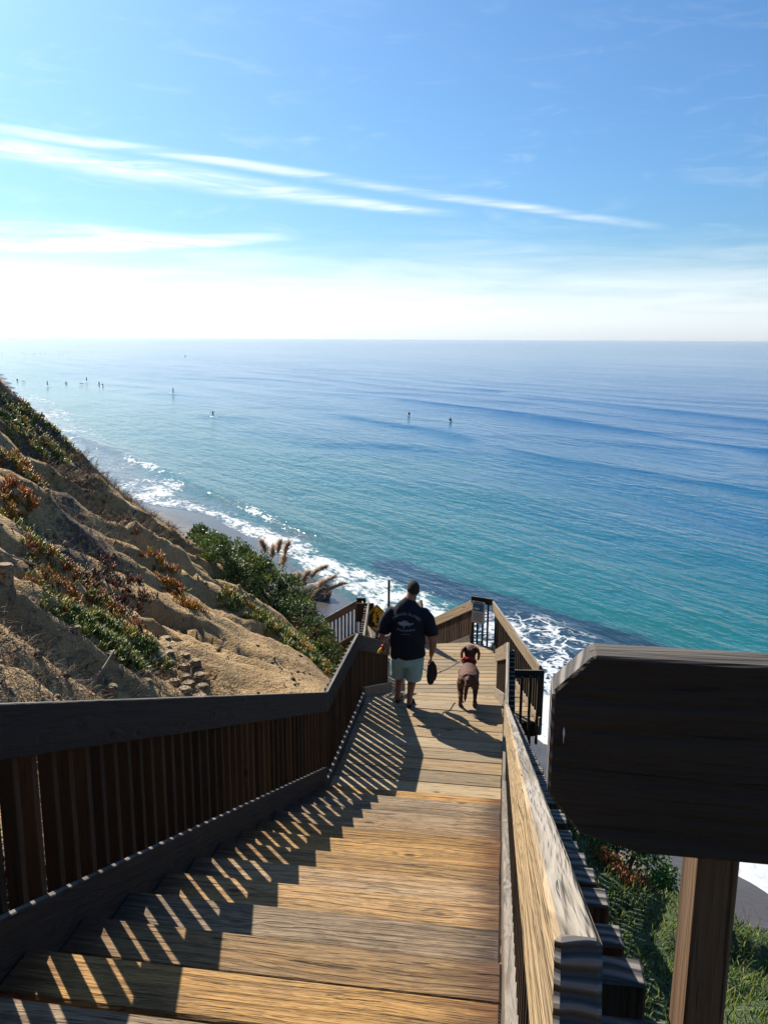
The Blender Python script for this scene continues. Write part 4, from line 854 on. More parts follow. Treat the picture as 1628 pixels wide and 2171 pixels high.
# body
bm = bmesh.new()
loft(bm, [(0, .0, .74, .20, .15), (0, .0, .90, .22, .17), (0, 0.0, 1.10, .22, .165), (0, 0.0, 1.3, .21, .14), (.005, 0.02, 1.44, .17, .11), (.02, .025, 1.53, .085, .08), (.045, .05, 1.60, .078, .078), (.06, .065, 1.66, .074, .078)])
ball(bm, (.068, .085, 1.70), (.088, .103, .118), 3)                         # skull and face
ball(bm, (.095, .155, 1.655), (.045, .04, .055)); ball(bm, (.112, .178, 1.675), (.014, .022, .024)); ball(bm, (.10, .15, 1.615), (.032, .03, .022))
for sx in (-1, 1): ball(bm, (0.068+sx*.091, .075-sx*.02, 1.685), (.012, .022, .034))   # ears
for sx, kn, an, toe in ((-1, (-.145, .13, .47), (-.150, .10, .09), (-.155, .27, .035)), (1, (.075, .03, .46), (.045, -.05, .09), (.060, .12, .035))):
    loft(bm, [(sx*.11, 0, .86, .12, .13), (sx*.115, .02, .72, .105, .115), (kn[0]*.8+sx*.02, kn[1]*.6, .58, .085, .09), (kn[0], kn[1], kn[2], .064, .068), (kn[0]*.95, kn[1]-.015, kn[2]-.13, .066, .072), ((kn[0]+an[0])/2, (kn[1]+an[1])/2-.005, .22, .052, .055), (an[0], an[1], an[2], .038, .042), (an[0], an[1]-.015, .045, .04, .05)])
    loft(bm, [(an[0], an[1]-.05, .045, .034, .032), (an[0], an[1]+.06, .05, .042, .036), ((an[0]+toe[0])/2, (an[1]+toe[1])/2+.03, .038, .046, .026), (toe[0], toe[1]-.01, .034, .044, .018)])
    for q in range(5): ball(bm, (toe[0]+(q-2)*.018, toe[1]+.012-abs(q-1.2*sx*-1)*.006, .033), (.011, .018, .012), 1)
# right arm hangs, left arm bends forward to the lead
loft(bm, [(.18, 0, 1.38, .05, .055), (.28, -.005, 1.32, .06, .065), (.345, -.01, 1.18, .066, .07), (.385, -.015, 1.00, .058, .062), (.383, .02, .90, .056, .06), (.362, .06, .78, .040, .042), (.355, .075, .73, .030, .026)])
loft(bm, [(-.18, 0, 1.38, .05, .055), (-.29, -.005, 1.31, .06, .065), (-.36, -.02, 1.18, .058, .064), (-.395, -.03, 1.00, .050, .054), (-.385, .05, .95, .048, .048), (-.345, .17, .93, .036, .036), (-.325, .235, .925, .029, .028)], (0, 0, 1))
def hand(c, fwd, palm, thumb_side, curl):
    fwd = Vector(fwd).normalized(); palm = Vector(palm).normalized(); sd = fwd.cross(palm).normalized(); c = Vector(c)
    loft(bm, [tuple(c-fwd*.01)+(.030, .020), tuple(c+fwd*.045)+(.042, .017), tuple(c+fwd*.085)+(.042, .015)], tuple(sd))
    for q, ln in enumerate((.068, .078, .073, .056)):
        b0 = c+fwd*.085+sd*(q-1.5)*.021*thumb_side; p1 = b0+(fwd*math.cos(curl*.6)+palm*math.sin(curl*.6))*ln*.5; p2 = p1+(fwd*math.cos(curl*1.7)+palm*math.sin(curl*1.7))*ln*.34; p3 = p2+(fwd*math.cos(curl*2.6)+palm*math.sin(curl*2.6))*ln*.28
        loft(bm, [tuple(b0-fwd*.012)+(.0098, .0098), tuple(p1)+(.0092, .0092), tuple(p2)+(.0085, .0085), tuple(p3)+(.0068, .0068)], tuple(sd), 8)
    b0 = c+fwd*.018-sd*.034*thumb_side; p1 = b0+(fwd*.7-sd*.5*thumb_side+palm*.4).normalized()*.038; p2 = p1+(fwd*.85+palm*.5).normalized()*.032
    loft(bm, [tuple(b0)+(.013, .013), tuple(p1)+(.0108, .0108), tuple(p2)+(.0085, .0085)], tuple(sd), 8)
hand((.352, .08, .715), (-.05, .12, -1), (-1, .1, 0), 1, .75)
hand((-.318, .25, .925), (.25, 1, -.05), (.9, -.2, -.3), -1, .9)
mlink('body', fuse(bm, 'body', SKIN, 0.0075, 4))
# hair
bm = bmesh.new(); bmesh.ops.create_icosphere(bm, subdivisions=5, radius=1.0)
for f in [f for f in bm.faces if (lambda c: c.z < -0.46+0.80*max(0, c.y+0.55)+0.07*math.sin(c.x*23) or (c.y > 0.55 and c.z < 0.62))(f.calc_center_median())]: bm.faces.remove(f)
for v in bm.verts: v.co = Vector((.068+v.co.x*.0925*(1+.015*math.sin(40*v.co.y)), .083+v.co.y*.108, 1.703+v.co.z*.121*(1+.012*math.sin(53*v.co.x))))
bmesh.ops.delete(bm, geom=[v for v in bm.verts if not v.link_faces], context='VERTS')
me = bpy.data.meshes.new('hair'); bm.to_mesh(me); bm.free(); me.materials.append(HAIR); me.polygons.foreach_set('use_smooth', [True]*len(me.polygons)); mlink('hair', me)
# shirt
bm = bmesh.new()
loft(bm, [(.012, -.005, .735, .262, .20), (.008, -.005, .78, .268, .208), (.0, -.0, .87, .272, .215), (0, 0, 1.0, .268, .215), (0, 0, 1.18, .268, .20), (0, .0, 1.32, .262, .172), (.005, .012, 1.42, .235, .145), (.01, .02, 1.49, .165, .115), (.022, .028, 1.545, .105, .092), (.03, .033, 1.565, .092, .085)])
for sx in (-1, 1):
    loft(bm, [(sx*.15, .0, 1.40, .07, .09), (sx*.235, .0, 1.375, .085, .10), (sx*.315, -.005, 1.285, .094, .105), (sx*.355, -.012, 1.18, .094, .105), (sx*.378, -.018, 1.075, .094, .106)], (1, 0, .4))
def folds(me):
  global shirt_me
  shirt_me = me
  for v in me.vertices:                                              # cloth folds
    c = v.co; v.co += Vector((0, 1, 0))*0.012*math.sin(c.x*19+c.z*13)*math.sin(c.z*8-c.x*5+1)+Vector((1, 0, 0))*0.007*math.sin(c.z*29+c.x*15)
mlink('shirt', fuse(bm, 'shirt', SHIRT, 0.011, 5, folds))
# shorts
bm = bmesh.new()
loft(bm, [(.0, 0, .84, .235, .185), (.0, 0, .74, .245, .195), (.0, .005, .66, .235, .185), (0, .01, .62, .20, .16)])
loft(bm, [(-.12, .01, .74, .135, .165), (-.128, .035, .60, .137, .155), (-.14, .075, .50, .132, .145), (-.148, .10, .415, .128, .140)])
loft(bm, [(.12, .0, .74, .135, .165), (.115, .01, .60, .137, .155), (.10, .018, .50, .134, .148), (.09, .022, .385, .130, .142)])
def sfolds(me):
    for v in me.vertices: c = v.co; v.co += Vector((math.cos(c.z*26+c.y*9), math.sin(c.z*18+c.x*14), 0))*0.004
mlink('shorts', fuse(bm, 'shorts', SHORTS, 0.010, 4, sfolds))
# sandals
for an, tx in (((-.150, .10), -.155), ((.045, -.05), .058)):
    bm = bmesh.new(); loft(bm, [(an[0], an[1]-.085, .014, .030, .013), (an[0], an[1]-.04, .014, .042, .014), (an[0]+(tx-an[0])*.5, an[1]+.06, .014, .043, .014), (tx, an[1]+.14, .014, .052, .014), (tx, an[1]+.205, .014, .032, .012)])
    s_o = mlink('sandal', fuse(bm, 'sandal', RUBBER, 0.006, 2))
    st = tube_mesh('strap', [(tx-.052, an[1]+.09, .012), (tx-.046, an[1]+.10, .05), (tx-.018, an[1]+.105, .069), (tx+.018, an[1]+.105, .069), (tx+.046, an[1]+.10, .05), (tx+.052, an[1]+.09, .012)], .013, RUBBER)
    o = link('strap', st); o.parent = s_o; o.matrix_basis = Matrix.Identity(4)

# dark bundle in the right hand
BAGM = simple('dark_canvas', (0.030, 0.023, 0.021), 0.85, 0.4, 20, 0.4)
bm = bmesh.new(); loft(bm, [(.34, .10, .655, .02, .02), (.345, .10, .60, .045, .03), (.352, .10, .52, .058, .045), (.352, .10, .41, .068, .05), (.35, .10, .32, .052, .04), (.35, .10, .285, .025, .02)])
loft(bm, [(.375, .11, .64, .015, .02), (.40, .115, .56, .035, .035), (.415, .115, .45, .04, .04), (.40, .11, .36, .03, .03)])
me = fuse(bm, 'bag', BAGM, 0.009, 3); o = link('bag', me, None, man_M); tag(o, 'dark rounded bag hanging from the right hand of the man', 'bag')
# clip-on pouch at the left hip
REDM = simple('red_plastic', (0.55, 0.02, 0.025), 0.4); YELM = simple('yellow_plastic', (0.80, 0.50, 0.05), 0.4); STEEL = simple('steel', (0.55, 0.55, 0.56), 0.3)
po = empty('pouch', man_M @ Vector((-.40, .0, .80)), 'small red and yellow clip-on pouch dangling at the left hip of the man', 'pouch')
bm = bmesh.new(); ball(bm, (-.385, .03, .845), (.028, .028, .026)); ball(bm, (-.375, .03, .795), (.036, .03, .045)); link('red_body', fuse(bm, 'red_body', REDM, 0.006, 3), po, man_M)
bm = bmesh.new(); loft(bm, [(-.395, .02, .82, .018, .018), (-.42, .015, .785, .026, .024), (-.445, .012, .755, .020, .018), (-.46, .01, .74, .008, .008)]); link('yellow_tip', fuse(bm, 'yellow_tip', YELM, 0.005, 2), po, man_M)
for k in range(3):
    c = Vector((-.375+.004*k, .035, .885+k*.03)); pts = [c+Vector((.010*math.cos(a)*(k % 2), .010*math.cos(a)*(1-k % 2), .017*math.sin(a))) for a in [i*math.pi/6 for i in range(12)]]
    link('chain_link', tube_mesh('chain_link', pts, .0035, STEEL, 6, True), po, man_M)

# ------------------------------------------------------------------ dog
m, t, b = new_mat('brown_fur'); tc = t.add('ShaderNodeTexCoord'); fp = t.mapping(tc.outputs['Object'], (1, 0.35, 0.5))
fn = t.noise(fp, 60, 4, 0.7, 0.5)
t.l.new(t.ramp(fn, [(0.3, (0.048, 0.016, 0.007)), (0.55, (0.098, 0.034, 0.012)), (0.8, (0.16, 0.058, 0.02))]), b.inputs['Base Color']); b.inputs['Roughness'].default_value = 0.75
t.l.new(t.bump(fn, 0.6, 0.02), b.inputs['Normal']); FUR = m
dog_M = Matrix.Translation(P1(11.20, -0.46, ZL)) @ Matrix.Rotation(-rad(7), 4, 'Z')
dog = bpy.data.objects.new('dog', None); COL.objects.link(dog); dog.matrix_basis = dog_M
tag(dog, 'brown dog with a red collar standing on the steps with its back to the camera', 'dog')
bm = bmesh.new()
loft(bm, [(0, -.085, .44, .05, .05), (0, -.06, .42, .105, .095), (0, .02, .405, .135, .118), (0, .14, .385, .138, .118), (0, .28, .365, .142, .132), (0, .40, .335, .148, .155), (0, .50, .325, .135, .155), (0, .57, .36, .10, .12), (0, .60, .43, .085, .09)], seg=20)
loft(bm, [(0, .50, .36, .11, .12), (.005, .58, .44, .088, .095), (.01, .625, .51, .078, .08), (.012, .65, .56, .072, .07)])
ball(bm, (.012, .675, .585), (.102, .112, .088), 3); loft(bm, [(.012, .72, .565, .055, .05), (.012, .80, .54, .044, .042), (.012, .865, .53, .036, .034)])
ball(bm, (.012, .888, .54), (.018, .012, .014))
for sx in (-1, 1):
    loft(bm, [(sx*.06, .03, .42, .075, .10), (sx*.092, .045, .34, .068, .095), (sx*.105, .075, .255, .048, .065), (sx*.105, .03, .195, .034, .042), (sx*.102, -.035, .155, .026, .032), (sx*.100, -.03, .09, .024, .026), (sx*.100, -.01, .035, .029, .030), (sx*.100, .02, .018, .033, .02)], (1, 0, 0), 12)
    ball(bm, (sx*.100, .035, .02), (.036, .045, .02))
    fz = -.18
    loft(bm, [(sx*.09, .46, .34, .065, .09), (sx*.098, .47, .22, .050, .062), (sx*.10, .49, .10, .037, .042), (sx*.10, .485, .0, .031, .033), (sx*.10, .495, -.09, .027, .029), (sx*.10, .505, -.145, .031, .032)], (1, 0, 0), 12)
    ball(bm, (sx*.10, .525, -.158), (.036, .048, .022))
loft(bm, [(0, -.06, .455, .035, .035), (-.004, -.11, .44, .034, .034), (-.015, -.155, .37, .032, .034), (-.025, -.165, .28, .028, .03), (-.03, -.155, .19, .020, .022), (-.032, -.14, .13, .008, .008)])
def shaggy(me):
    nv = len(me.vertices); c = np.zeros(nv*3, np.float32); me.vertices.foreach_get('co', c); c = c.reshape(-1, 3)
    nr = np.zeros(nv*3, np.float32); me.vertices.foreach_get('normal', nr); nr = nr.reshape(-1, 3); x, y, z = c.T
    n = 0.5*np.sin(x*70+z*40)*np.sin(y*55+z*63)+0.5*np.sin(z*95+y*31)
    me.vertices.foreach_set('co', (c+nr*(0.003*n)[:, None]).ravel()); me.update()
link('body', fuse(bm, 'body', FUR, 0.009, 3, shaggy), dog, dog_M)
for sx in (-1, 1):
    bm = bmesh.new(); loft(bm, [(.012+sx*.065, .64, .650, .022, .040), (.012+sx*.105, .63, .625, .022, .055), (.012+sx*.126, .63, .56, .022, .060), (.012+sx*.124, .635, .50, .018, .050), (.012+sx*.112, .645, .455, .010, .022)], (1, 0, 0))
    link('ear', fuse(bm, 'ear', FUR, 0.006, 3), dog, dog_M)
REDC = simple('red_webbing', (0.50, 0.02, 0.02), 0.6)
cpts = [Vector((.0+.099*math.cos(a), .565+.065*math.sin(a), .455-.075*math.sin(a))) for a in [i*math.pi/12 for i in range(24)]]
c_o = link('collar', tube_mesh('collar', cpts, .013, REDC, 8, True), dog, dog_M)
bm = bmesh.new(); ball(bm, (-.05, .525, .52), (.04, .02, .03)); ball(bm, (-.085, .53, .495), (.03, .02, .025)); o = link('collar_knot', fuse(bm, 'collar_knot', REDC, 0.006, 2)); o.parent = c_o; o.matrix_basis = Matrix.Identity(4)

# leash from the left hand of the man to the collar
a = man_M @ Vector((-.30, .34, .93)); e = dog_M @ Vector((-.105, .54, .48)); q1 = man_M @ Vector((.02, .36, .60)); q2 = man_M @ Vector((.30, .27, .40)); q3 = a.lerp(e, .72); q3.z = min(a.z, e.z)-.16
lr = empty('dog_leash', e, 'pale dog leash ending in a chain between the man and the brown dog', 'leash')
full = spline([a, q1, q2, q3, e], 12); kx = int(len(full)*.70)
LEASH = simple('grey_cord', (0.30, 0.29, 0.28), 0.7); link('cord', tube_mesh('cord', full[:kx+1], .0075, LEASH, 6), lr)
L2 = full[kx:]; CH = simple('dark_chain', (0.06, 0.06, 0.065), 0.4)
for k in range(len(L2)-1):
    p, q = L2[k], L2[k+1]; d = (q-p); u = d.normalized().cross(ZU if k % 2 else Vector((1, .3, 0))).normalized(); cc = (p+q)/2
    pts = [cc+d*.62*math.cos(t_)+u*.014*math.sin(t_) for t_ in [i*math.pi/5 for i in range(10)]]
    link('chain_link', tube_mesh('chain_link', pts, .0045, CH, 6, True), lr)

# ------------------------------------------------------------------ signs
YS = simple('sign_yellow', (0.78, 0.42, 0.02), 0.5, 0.06); BK = simple('sign_black', (0.012, 0.012, 0.013), 0.5); AL = simple('sign_metal', (0.35, 0.35, 0.36), 0.5)
sg = empty('warning_sign', (-0.16, 20.75, Z3), 'yellow diamond warning sign with black falling rocks, beside the man', 'sign')
C0 = Vector((-0.16, 20.70, -7.03)); hd_ = 0.40
def plate(name, parent, poly, y, mat, th=0.006):
    n = len(poly); V = [(x, y, z) for x, z in poly]+[(x, y+th, z) for x, z in poly]
    me = mesh_np(name, V, [tuple(range(n)), tuple(range(2*n-1, n-1, -1))]+[(i, i+n, (i+1) % n+n, (i+1) % n) for i in range(n)], mat, False); bm = bmesh.new(); bm.from_mesh(me); bmesh.ops.recalc_face_normals(bm, faces=bm.faces[:]); bm.to_mesh(me); bm.free()
    return link(name, me, parent)
def sgp(pts): return [(C0.x+x*hd_, C0.z+z*hd_) for x, z in pts]
pl_ = plate('panel', sg, sgp([(0, 1), (1, 0), (0, -1), (-1, 0)]), C0.y, YS)
def sub(name, pts, mat, dy): o = plate(name, None, sgp(pts), C0.y-dy, mat, 0.003); o.parent = pl_; o.matrix_basis = pl_.matrix_basis.inverted() @ Matrix.Translation(-sg.location) if False else Matrix.Translation(Vector((0, 0, 0))); return o
for bpts in ([(-.93, 0), (-.86, 0), (0, .86), (0, .93)], [(.93, 0), (.86, 0), (0, .86), (0, .93)], [(-.93, 0), (-.86, 0), (0, -.86), (0, -.93)], [(.93, 0), (.86, 0), (0, -.86), (0, -.93)]): sub('border', bpts, BK, 0.005)
sub('cliff_symbol', [(-.80, 0.0), (-.12, .66), (-.16, .45), (-.26, .30), (-.22, .10), (-.30, -.10), (-.16, -.22), (-.10, -.42), (-.42, -.42)], BK, 0.006)
sub('ground_symbol', [(-.44, -.42), (.46, -.42), (.40, -.50), (-.40, -.50)], BK, 0.007)
for cx, cz, r in ((-.02, .44, .07), (.03, .26, .075), (.06, .05, .11), (.04, -.16, .09), (.22, -.32, .08), (.12, .56, .05), (.30, -.08, .05)):
    sub('rock_symbol', [(cx+r*math.cos(i*math.pi/4+.3)*(1 if i % 2 else .85), cz+r*math.sin(i*math.pi/4+.3)) for i in range(8)], BK, 0.008)
vpost('sign_post', sg, (C0.x, C0.y+0.055, Z3-0.8), C0.z+hd_*0.9, (1, 0, 0), 0.06, 0.06, MAT_DARK)
plate('backing_board', sg, [(C0.x-0.52, C0.z-0.10), (C0.x-0.08, C0.z-0.10), (C0.x-0.08, C0.z+0.40), (C0.x-0.52, C0.z+0.40)], C0.y+0.09, MAT_DARK, 0.03)
# notice on the end railing of the platform
nt = empty('notice_sign', (2.10, 18.0, ZP+0.5), 'grey notice board with a blue picture fixed to the platform end railing', 'sign')
nd = Vector((0.44, -0.24, 0)).normalized(); nn_ = Vector((-0.48, -0.88, 0)).normalized(); No = Vector((1.985, 18.10, ZQ-0.055))+nn_*0.02
def npanel(name, parent, x0, x1, z0, z1, mat, off):
    c = No+nd*((x0+x1)/2)+Vector((0, 0, (z0+z1)/2))+nn_*off; return link(name, board_mesh(x1-x0, z1-z0, 0.006, mat, 0.001), parent, frame_(c, nd, nn_))
NG = simple('notice_paper', (0.42, 0.43, 0.44), 0.5); NB = simple('notice_blue', (0.03, 0.12, 0.20), 0.5, 0.6, 25); NT_ = simple('notice_text', (0.14, 0.15, 0.16), 0.6); NY = simple('notice_light', (0.40, 0.50, 0.50), 0.6)
pn = npanel('panel', nt, 0.0, 0.30, -0.50, 0.0, NG, 0.0)
def nsub(*a):
    o = npanel(*a); M = o.matrix_basis.copy(); o.parent = pn; o.matrix_basis = pn.matrix_basis.inverted() @ Matrix.Translation(-nt.location) @ M; return o
nsub('picture', None, 0.03, 0.27, -0.23, -0.055, NB, 0.006); nsub('picture_detail', None, 0.05, 0.17, -0.19, -0.15, NY, 0.010); nsub('heading', None, 0.06, 0.24, -0.042, -0.018, NT_, 0.006)
for k in range(6): nsub('text_line', None, 0.03, 0.27-random.uniform(0, .06), -0.29-k*0.034, -0.278-k*0.034, NT_, 0.006)

# ------------------------------------------------------------------ surfers far out
WET = simple('wetsuit', (0.012, 0.013, 0.016), 0.6); BRD = simple('surfboard_white', (0.62, 0.62, 0.60), 0.35); BRD2 = simple('surfboard_dark', (0.05, 0.05, 0.055), 0.35)
def person_mesh(kind):
    bm = bmesh.new()
    if kind == 'stand':
        for sx in (-1, 1): loft(bm, [(sx*.10, 0, .95, .10, .10), (sx*.14, .05, .50, .07, .07), (sx*.15, 0, .06, .045, .06), (sx*.15, .08, .03, .045, .03)], seg=8)
        loft(bm, [(0, 0, .85, .17, .12), (0, .02, 1.15, .16, .11), (0, .03, 1.40, .20, .11), (0, .03, 1.5, .07, .07), (0, .04, 1.6, .06, .06)], seg=10); ball(bm, (0, .05, 1.68), (.08, .09, .11))
        for sx in (-1, 1): loft(bm, [(sx*.19, .03, 1.40, .06, .06), (sx*.26, .12, 1.15, .05, .05), (sx*.10+.1, .30, 1.02, .035, .035)], seg=8)
    elif kind == 'sit':
        loft(bm, [(0, 0, -.05, .19, .14), (0, 0, .2, .17, .12), (0, .03, .50, .20, .12), (0, .03, .60, .07, .07), (0, .04, .68, .06, .06)], seg=10); ball(bm, (0, .05, .76), (.08, .09, .11))
        for sx in (-1, 1):
            loft(bm, [(sx*.12, .0, .02, .09, .09), (sx*.27, .30, .0, .07, .07), (sx*.30, .34, -.35, .05, .05)], seg=8); loft(bm, [(sx*.20, .03, .50, .06, .06), (sx*.26, .10, .25, .05, .05), (sx*.18, .26, .10, .04, .04)], seg=8)
    elif kind == 'prone':
        loft(bm, [(0, -.9, .10, .05, .05), (0, -.5, .12, .12, .08), (0, 0, .14, .16, .1), (0, .45, .22, .19, .11), (0, .58, .30, .07, .07)], (1, 0, 0), 10); ball(bm, (0, .70, .38), (.08, .11, .10))
        for sx in (-1, 1): loft(bm, [(sx*.19, .42, .22, .06, .06), (sx*.30, .62, .12, .05, .05), (sx*.30, .85, .04, .035, .035)], seg=8)
    else:   # crouching rider
        for sx, fy in ((-1, -.30), (1, .32)): loft(bm, [(sx*.06, fy*.25, .50, .10, .10), (sx*.20, fy*.9, .45, .075, .075), (sx*.08, fy, .05, .05, .06)], seg=8)
        loft(bm, [(0, 0, .48, .16, .13), (.06, .08, .75, .17, .13), (.12, .14, .98, .20, .12), (.14, .17, 1.06, .07, .07)], seg=10); ball(bm, (.17, .20, 1.16), (.08, .09, .11))
        loft(bm, [(.0, .3, .95, .06, .06), (-.10, .60, .90, .05, .05), (-.12, .85, .95, .035, .035)], seg=8); loft(bm, [(.2, .0, .95, .06, .06), (.35, -.25, .95, .05, .05), (.40, -.50, 1.0, .035, .035)], seg=8)
    return fuse(bm, 'person', WET, 0.03, 2)
PM = {k: person_mesh(k) for k in ('stand', 'sit', 'prone', 'ride')}
def board_m(L, wd, mat):
    bm = bmesh.new(); loft(bm, [(0, -L/2, .03, .06, .02), (0, -L*.42, .02, wd*.7, .035), (0, -L*.1, .0, wd, .05), (0, L*.25, .01, wd*.9, .045), (0, L*.43, .06, wd*.45, .03), (0, L/2, .11, .03, .012)], (1, 0, 0), 12)
    bmesh.ops.recalc_face_normals(bm, faces=bm.faces[:]); me = bpy.data.meshes.new('surfboard'); bm.to_mesh(me); bm.free(); me.materials.append(mat); me.polygons.foreach_set('use_smooth', [True]*len(me.polygons)); return me
BM_ = {'sup': board_m(3.3, .40, BRD), 'short': board_m(2.0, .26, BRD), 'long': board_m(2.7, .29, BRD2)}
bm = bmesh.new(); loft(bm, [(.16, .34, 1.55, .03, .02), (.16, .34, .25, .03, .02)], seg=6); loft(bm, [(.16, .34, .3, .03, .02), (.16, .36, .1, .11, .02), (.16, .38, -.15, .09, .015)], seg=8)
bmesh.ops.recalc_face_normals(bm, faces=bm.faces[:]); PAD = bpy.data.meshes.new('paddle'); bm.to_mesh(PAD); bm.free(); PAD.materials.append(BRD2)
gp = 'surfers out on the water'
def surfer(x, y, kind, bkind, yaw, lab, blab, dz=0.0, grp=gp):
    M = Matrix.Translation((x, y, SEA+dz)) @ Matrix.Rotation(rad(yaw), 4, 'Z'); hb = {'stand': .09, 'sit': .0, 'prone': .10, 'ride': .12}[kind]
    o = link('person', PM[kind], None, M @ Matrix.Translation((0, 0, hb))); tag(o, lab, 'person', grp)
    b0 = link('surfboard', BM_[bkind], None, M @ Matrix.Translation((0, 0, .03 if kind != 'sit' else -.06)) @ (Matrix.Rotation(rad(12), 4, 'X') if kind == 'sit' else Matrix.Identity(4))); tag(b0, blab, 'surfboard', grp+' boards')
    if bkind == 'sup': p = link('paddle', PAD, None, M @ Matrix.Translation((0, 0, .08))); tag(p, 'paddle held by the '+lab[:60], 'paddle')
surfer(-38.4, 190.7, 'ride', 'short', 60, 'surfer crouched and riding the nearest swell at left', 'white board under the surfer riding the swell', 0.55)
surfer(5.8, 202.6, 'sit', 'short', 20, 'left one of the two surfers sitting near the middle of the sea', 'board of the left one of the two sitting surfers mid sea', 0.25)
surfer(14.5, 188.1, 'sit', 'short', -20, 'right one of the two surfers sitting near the middle of the sea', 'board of the right one of the two sitting surfers mid sea', 0.25)
surfer(-67.8, 274.6, 'stand', 'sup', 75, 'paddle boarder standing alone left of centre', 'white paddle board of the lone paddler left of centre', 0.3)
surfer(-120, 345.6, 'stand', 'sup', 80, 'far paddle boarder standing right of the left group', 'paddle board of the far standing paddler', 0.3)
surfer(-122.3, 311.1, 'stand', 'sup', 85, 'tall paddle boarder standing at the left of the group', 'paddle board of the tall paddler at left', 0.3)
surfer(-122.8, 330.7, 'sit', 'long', 60, 'surfer sitting just right of the tall paddler at left', 'dark board of the surfer right of the tall paddler', 0.25)
surfer(-114.8, 325.0, 'prone', 'long', 85, 'surfer lying flat on a board in the left group', 'dark board under the surfer lying flat', 0.25)
surfer(-109.6, 329.1, 'sit', 'long', 40, 'left one of the close pair of sitting surfers at left', 'board of the left one of the close pair', 0.25)
surfer(-104.2, 316.6, 'sit', 'short', -10, 'right one of the close pair of sitting surfers at left', 'board of the right one of the close pair', 0.25)
surfer(-149.4, 349.0, 'sit', 'long', 30, 'surfer sitting far left just over the hill edge', 'board of the surfer just over the hill edge', 0.25)
surfer(-142.4, 338.6, 'prone', 'long', 60, 'surfer paddling flat just right of the hill edge', 'board of the surfer paddling by the hill edge', 0.25)
for (x, y) in [(-392.5, 886), (-385, 918), (-372, 895), (-347, 852), (-363, 898), (-359, 900), (-365, 927), (-325, 860), (-330, 884), (-335, 910)]:
    surfer(x, y, random.choice(('sit', 'sit', 'stand')), 'long', random.uniform(0, 180), 'tiny surfer in the far line-up near the horizon at left', 'tiny board in the far line-up near the horizon', 0.2, 'far line-up of tiny surfers')
bm = bmesh.new(); loft(bm, [(0, 0, -.3, .25, .25), (0, 0, .3, .45, .45), (0, 0, .7, .40, .40), (0, 0, .95, .15, .15), (0, 0, 1.6, .06, .06)], seg=12); ball(bm, (0, 0, 1.65), (.14, .14, .14))
bmesh.ops.recalc_face_normals(bm, faces=bm.faces[:]); me = bpy.data.meshes.new('buoy'); bm.to_mesh(me); bm.free(); me.materials.append(WET); tag(link('buoy', me, None, Matrix.Translation((-189, 817, SEA))), 'lone dark buoy near the horizon left of centre', 'buoy')

TXT = {}
def queue_text(body, size):
    cu = bpy.data.curves.new('txt', 'FONT'); cu.body = body; cu.size = size; cu.align_x = 'CENTER'; cu.resolution_u = 2
    o = bpy.data.objects.new('raw', cu); COL.objects.link(o)
    PEND.append((o, bpy.data.meshes.new('lettering'), INK, lambda me, b=body: TXT.__setitem__(b, me)))
for q in (('CHANNEL ISLANDS', 0.050), ('SPORTFISHING', 0.042)): queue_text(*q)
finish_shapes()
# print on the back of the shirt
bvh = BVHTree.FromPolygons([v.co for v in shirt_me.vertices], [tuple(p.vertices) for p in shirt_me.polygons])
def on_back(V):
    out = []
    for x, z in V:
        h = bvh.ray_cast(Vector((x, -1, z)), Vector((0, 1, 0)))[0]; out.append(Vector((x, (h.y if h else -0.2)-0.003, z)))
    return out
shirt_o = [c for c in man.children if c.name.startswith('shirt')][0]
def arc_text(body, size, cx, cz, R, flip=False):
    me = TXT[body]; V = []
    for v in me.vertices:
        x, y = v.co.x, v.co.y; r = R+y if not flip else R-y; a = x/R
        V.append((cx+r*math.sin(a), cz+(r*math.cos(a)-R if not flip else R-r*math.cos(a))))
    for v, p in zip(me.vertices, on_back(V)): v.co = p
    o = link('lettering', me); o.parent = shirt_o; o.matrix_basis = Matrix.Identity(4)
arc_text('CHANNEL ISLANDS', 0.058, -.005, 1.385, 0.26)
arc_text('SPORTFISHING', 0.046, -.005, 1.16, 0.62, True)
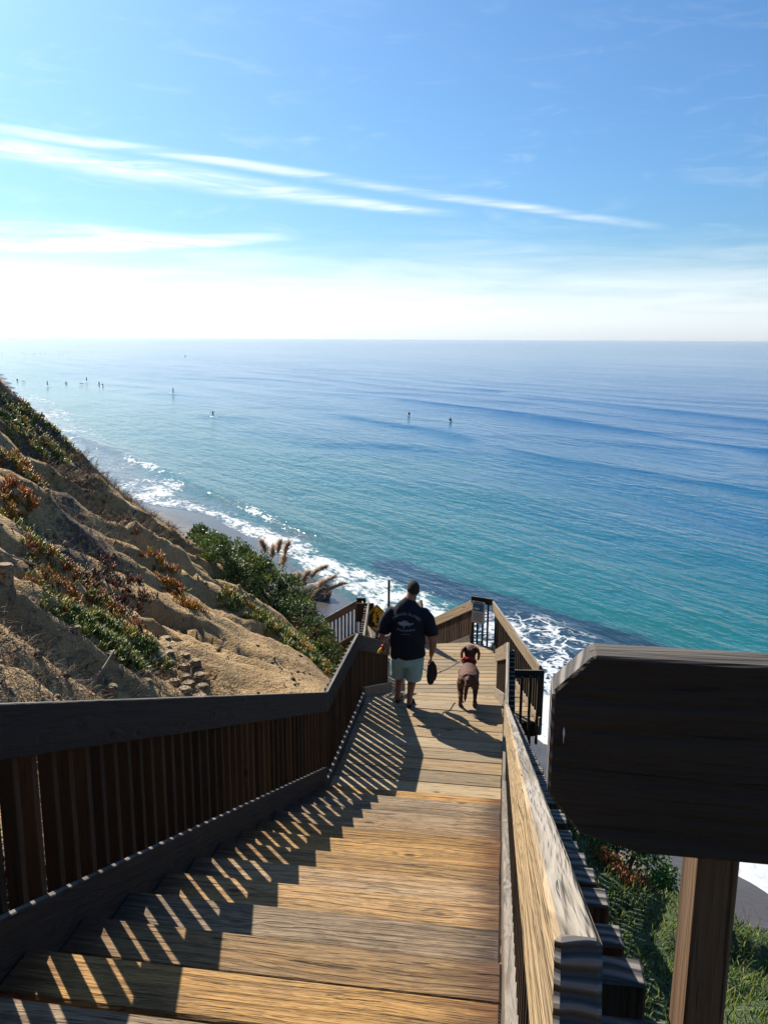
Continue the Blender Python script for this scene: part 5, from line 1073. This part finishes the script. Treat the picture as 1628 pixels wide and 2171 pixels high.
def flat(poly, name):
    P = on_back(poly); me = mesh_np(name, P, [tuple(range(len(P)))], INK, False)
    bm = bmesh.new(); bm.from_mesh(me); bmesh.ops.triangulate(bm, faces=bm.faces[:]); bmesh.ops.subdivide_edges(bm, edges=bm.edges[:], cuts=2, use_grid_fill=True)
    for v in bm.verts:
        h = bvh.ray_cast(Vector((v.co.x, -1, v.co.z)), Vector((0, 1, 0)))[0]
        if h: v.co.y = h.y-0.003
    bm.to_mesh(me); bm.free(); o = link(name, me); o.parent = shirt_o; o.matrix_basis = Matrix.Identity(4)
fx = lambda pts: [(-.008+x*.001, 1.265+z*.001) for x, z in pts]
flat(fx([(-125, 14), (-100, 22), (-55, 26), (0, 18), (50, 14), (80, 6), (108, 22), (112, 6), (100, -2), (112, -14), (82, -8), (40, -18), (-20, -26), (-70, -20), (-105, -6)]), 'fish_print')
for q in range(7): flat(fx([(-66+q*19, -139), (-52+q*19, -139), (-52+q*19, -144), (-66+q*19, -144)]), 'print_line')
flat(fx([(-62, 30), (-30, 46), (20, 38), (45, 22), (0, 24)]), 'fish_print'); flat(fx([(-45, -30), (-25, -52), (-8, -34)]), 'fish_print'); flat(fx([(40, -22), (60, -40), (68, -20)]), 'fish_print')

# ------------------------------------------------------------------ sea air
m = bpy.data.materials.new('sea_haze'); m.use_nodes = True; t = NT(m.node_tree); out = t.add('ShaderNodeOutputMaterial')
pv = t.add('ShaderNodeVolumePrincipled'); pv.inputs['Color'].default_value = (0.86, 0.93, 1.0, 1); pv.inputs['Density'].default_value = HAZE; pv.inputs['Anisotropy'].default_value = 0.6
t.l.new(pv.outputs[0], out.inputs['Volume'])
bm = bmesh.new(); bmesh.ops.create_cube(bm, size=1.0); bmesh.ops.scale(bm, vec=(160000, 160000, 40), verts=bm.verts); bmesh.ops.translate(bm, vec=(0, 0, -12.5), verts=bm.verts)
me = bpy.data.meshes.new('haze'); bm.to_mesh(me); bm.free(); me.materials.append(m); tag(link('haze', me), 'thin bright sea haze', None, None, 'stuff')
